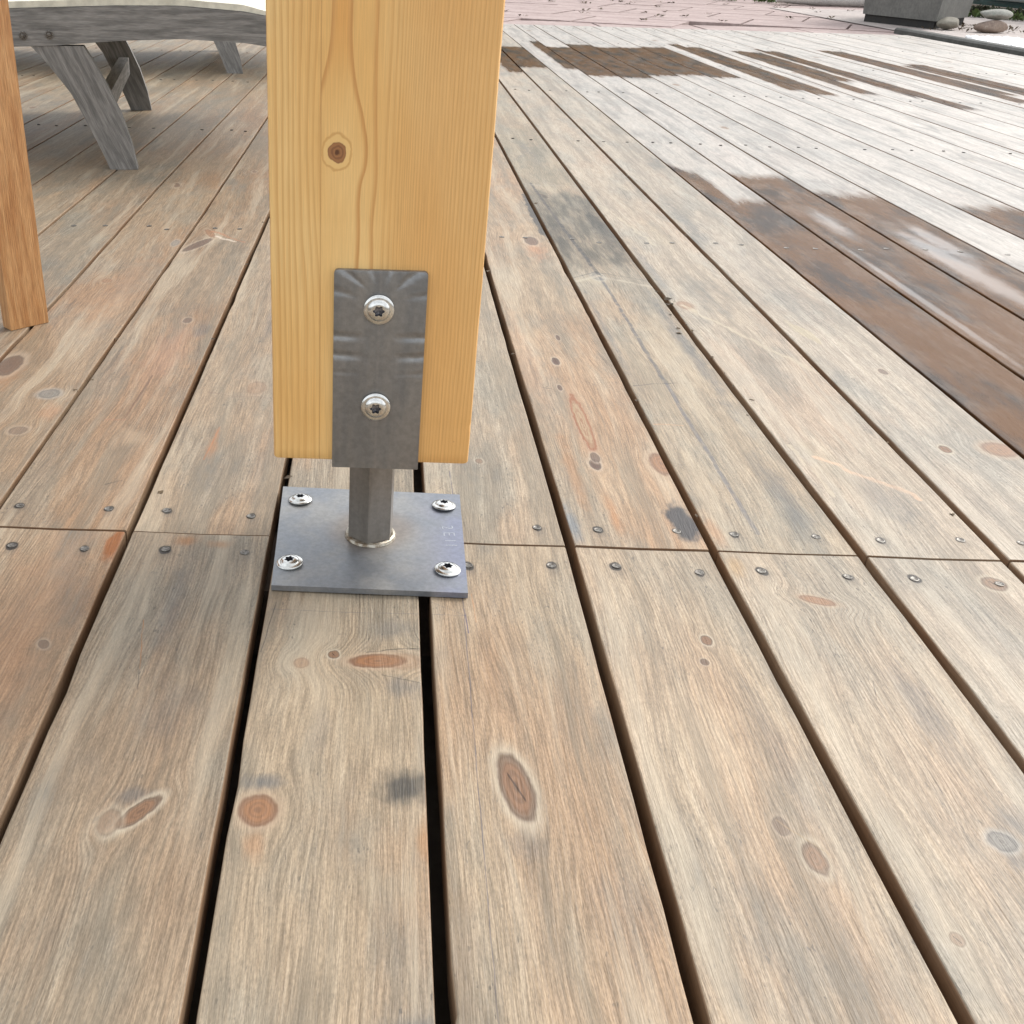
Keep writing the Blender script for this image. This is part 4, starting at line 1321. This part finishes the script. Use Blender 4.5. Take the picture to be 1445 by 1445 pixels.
for (cx_, cz_, a0) in ((x1 - rc, z1 - rc, 0), (x0 + rc, z1 - rc, 90), (x0 + rc, z0 + rc, 180), (x1 - rc, z0 + rc, 270)):
    for q in range(7):
        a = R(a0 + q * 15)
        pts.append((cx_ + rc * math.cos(a), -.03, cz_ + rc * math.sin(a)))
add_tube(bm, pts, .028, 10, close=True)
mesh_obj('frame', bm, gm, gate, smooth=True)
for i in range(13):
    bm = bmesh.new()
    add_tube(bm, [(x0 + .18 + i * .17, -.03, z0 + .01), (x0 + .18 + i * .17, -.03, z1 - .01)], .010, 8)
    mesh_obj('bar', bm, gm, gate, smooth=True)
bm = bmesh.new()
add_box(bm, -.30, 3.1, .06, .09, -.01, 1.3)
mesh_obj('back_panel', bm, gd, gate)
bm = bmesh.new()
add_box(bm, -.30, 3.1, -.01, .055, 0, .045)
bevel_all(bm, .006, 1)
mesh_obj('bottom_rail', bm, gd, gate)
bm = bmesh.new()
add_tube(bm, [(.14, -.03, .046), (.16, -.03, 1.2)], .022, 10)
mesh_obj('post', bm, gm, gate, smooth=True)

# weeds and litter

leafm = simple_mat('weed_green', (.05, .09, .02), (.09, .13, .03), 30, .7, .1, .001)
deadm = simple_mat('dead_leaf', (.05, .035, .02), (.11, .075, .04), 30, .85, .1, .001)


def scatter(name, mat, n, fn, smin, smax, zup, seed):
    bm = bmesh.new()
    r0 = random.Random(seed)
    for _ in range(n):
        X, Y, Z = fn(r0)
        s_ = r0.uniform(smin, smax)
        a = r0.uniform(0, 6.28)
        el = r0.uniform(*zup)
        d_ = Vector((math.cos(a) * math.cos(el), math.sin(a) * math.cos(el), math.sin(el)))
        sd2 = Vector((-math.sin(a), math.cos(a), 0)) * s_ * .28
        p = Vector((X, Y, Z))
        v0 = bm.verts.new(p); v1 = bm.verts.new(p + d_ * s_ * .5 + sd2 + Vector((0, 0, s_ * .1))); v2 = bm.verts.new(p + d_ * s_); v3 = bm.verts.new(p + d_ * s_ * .5 - sd2 + Vector((0, 0, s_ * .05)))
        bm.faces.new((v0, v1, v2)); bm.faces.new((v0, v2, v3))
    return mesh_obj(name, bm, mat, None, kind='stuff')


def weed_pos(r0):
    c_ = r0.choice([(4.35, 13.4), (4.6, 13.3), (4.9, 13.2), (5.9, 11.2), (6.0, 11.0), (5.75, 11.4), (3.9, 13.6), (7.4, 11.6), (7.8, 11.5)])
    return c_[0] + r0.gauss(0, .09), c_[1] + r0.gauss(0, .06), 0.0
scatter('weeds', leafm, 520, weed_pos, .03, .10, (.2, 1.4), 5)
clus = [(random.uniform(.9, 5.2), random.uniform(9.4, 12.8)) for _ in range(46)]
def lit_pos(r0):
    c_ = r0.choice(clus)
    return c_[0] + r0.gauss(0, .02), c_[1] + r0.gauss(0, .02), .002
scatter('leaf_litter', deadm, 300, lit_pos, .02, .05, (.0, .5), 6)
scatter('planter_foot_weeds', deadm, 160, lambda r0: (4.42 + r0.uniform(-.15, .9) * .9, 9.2 + r0.uniform(-.1, .9) * .95 - .06, .0), .02, .05, (.0, .9), 8)
def by_ledge(r0):
    return 6.25 + r0.gauss(0, .10), 9.0 + r0.uniform(0, 4.2), .0
scatter('undergrowth', simple_mat('dark_undergrowth', (.025, .04, .015), (.06, .05, .025), 20, .8, .1, .001), 1500, by_ledge, .04, .10, (.1, 1.2), 9)


# unseen foliage wall added beyond the paving (above the picture's top edge, it darkens the wet boards' reflections)
hm = simple_mat('unseen_hedge_leaves', (.022, .045, .014), (.045, .075, .022), 6, .8, .8, .03, c3=(.012, .02, .008))
bm = bmesh.new()
nx_, nz_ = 150, 18
rr = random.Random(5)
import mathutils
rows_ = []
for j in range(nz_ + 5):
    row = []
    for i in range(nx_ + 1):
        X = -16 + 40 * i / nx_
        Z = 3.6 * min(1, j / nz_)
        Yd = 20.2 + .35 * max(0, j - nz_)
        n_ = mathutils.noise.noise(Vector((X * 1.3, Z * 1.5, j * .1))) * .28 + rr.uniform(-.10, .10)
        row.append(bm.verts.new((X + rr.uniform(-.06, .06), Yd + n_, -.05 + Z + (n_ * .8 if j >= nz_ else 0))))
    rows_.append(row)
for a, b_ in zip(rows_, rows_[1:]):
    for i in range(nx_):
        bm.faces.new((a[i], a[i + 1], b_[i + 1], b_[i]))
mesh_obj('unseen_hedge', bm, hm, None, label='dark green foliage wall added out of view to darken wet-board reflections', category='unseen_hedge')

def needle_pos(r0):
    k = r0.choice([0, 1, 2, 3, 4, 4, 4, 5, -1, -2])
    yy = r0.uniform(.95, 2.9) if k != 4 else r0.gauss(1.6, .15)
    return gap_x(k, yy) + r0.gauss(0, .006), yy, -.001
scatter('needle_litter', deadm, 85, needle_pos, .006, .015, (.0, .25), 17)
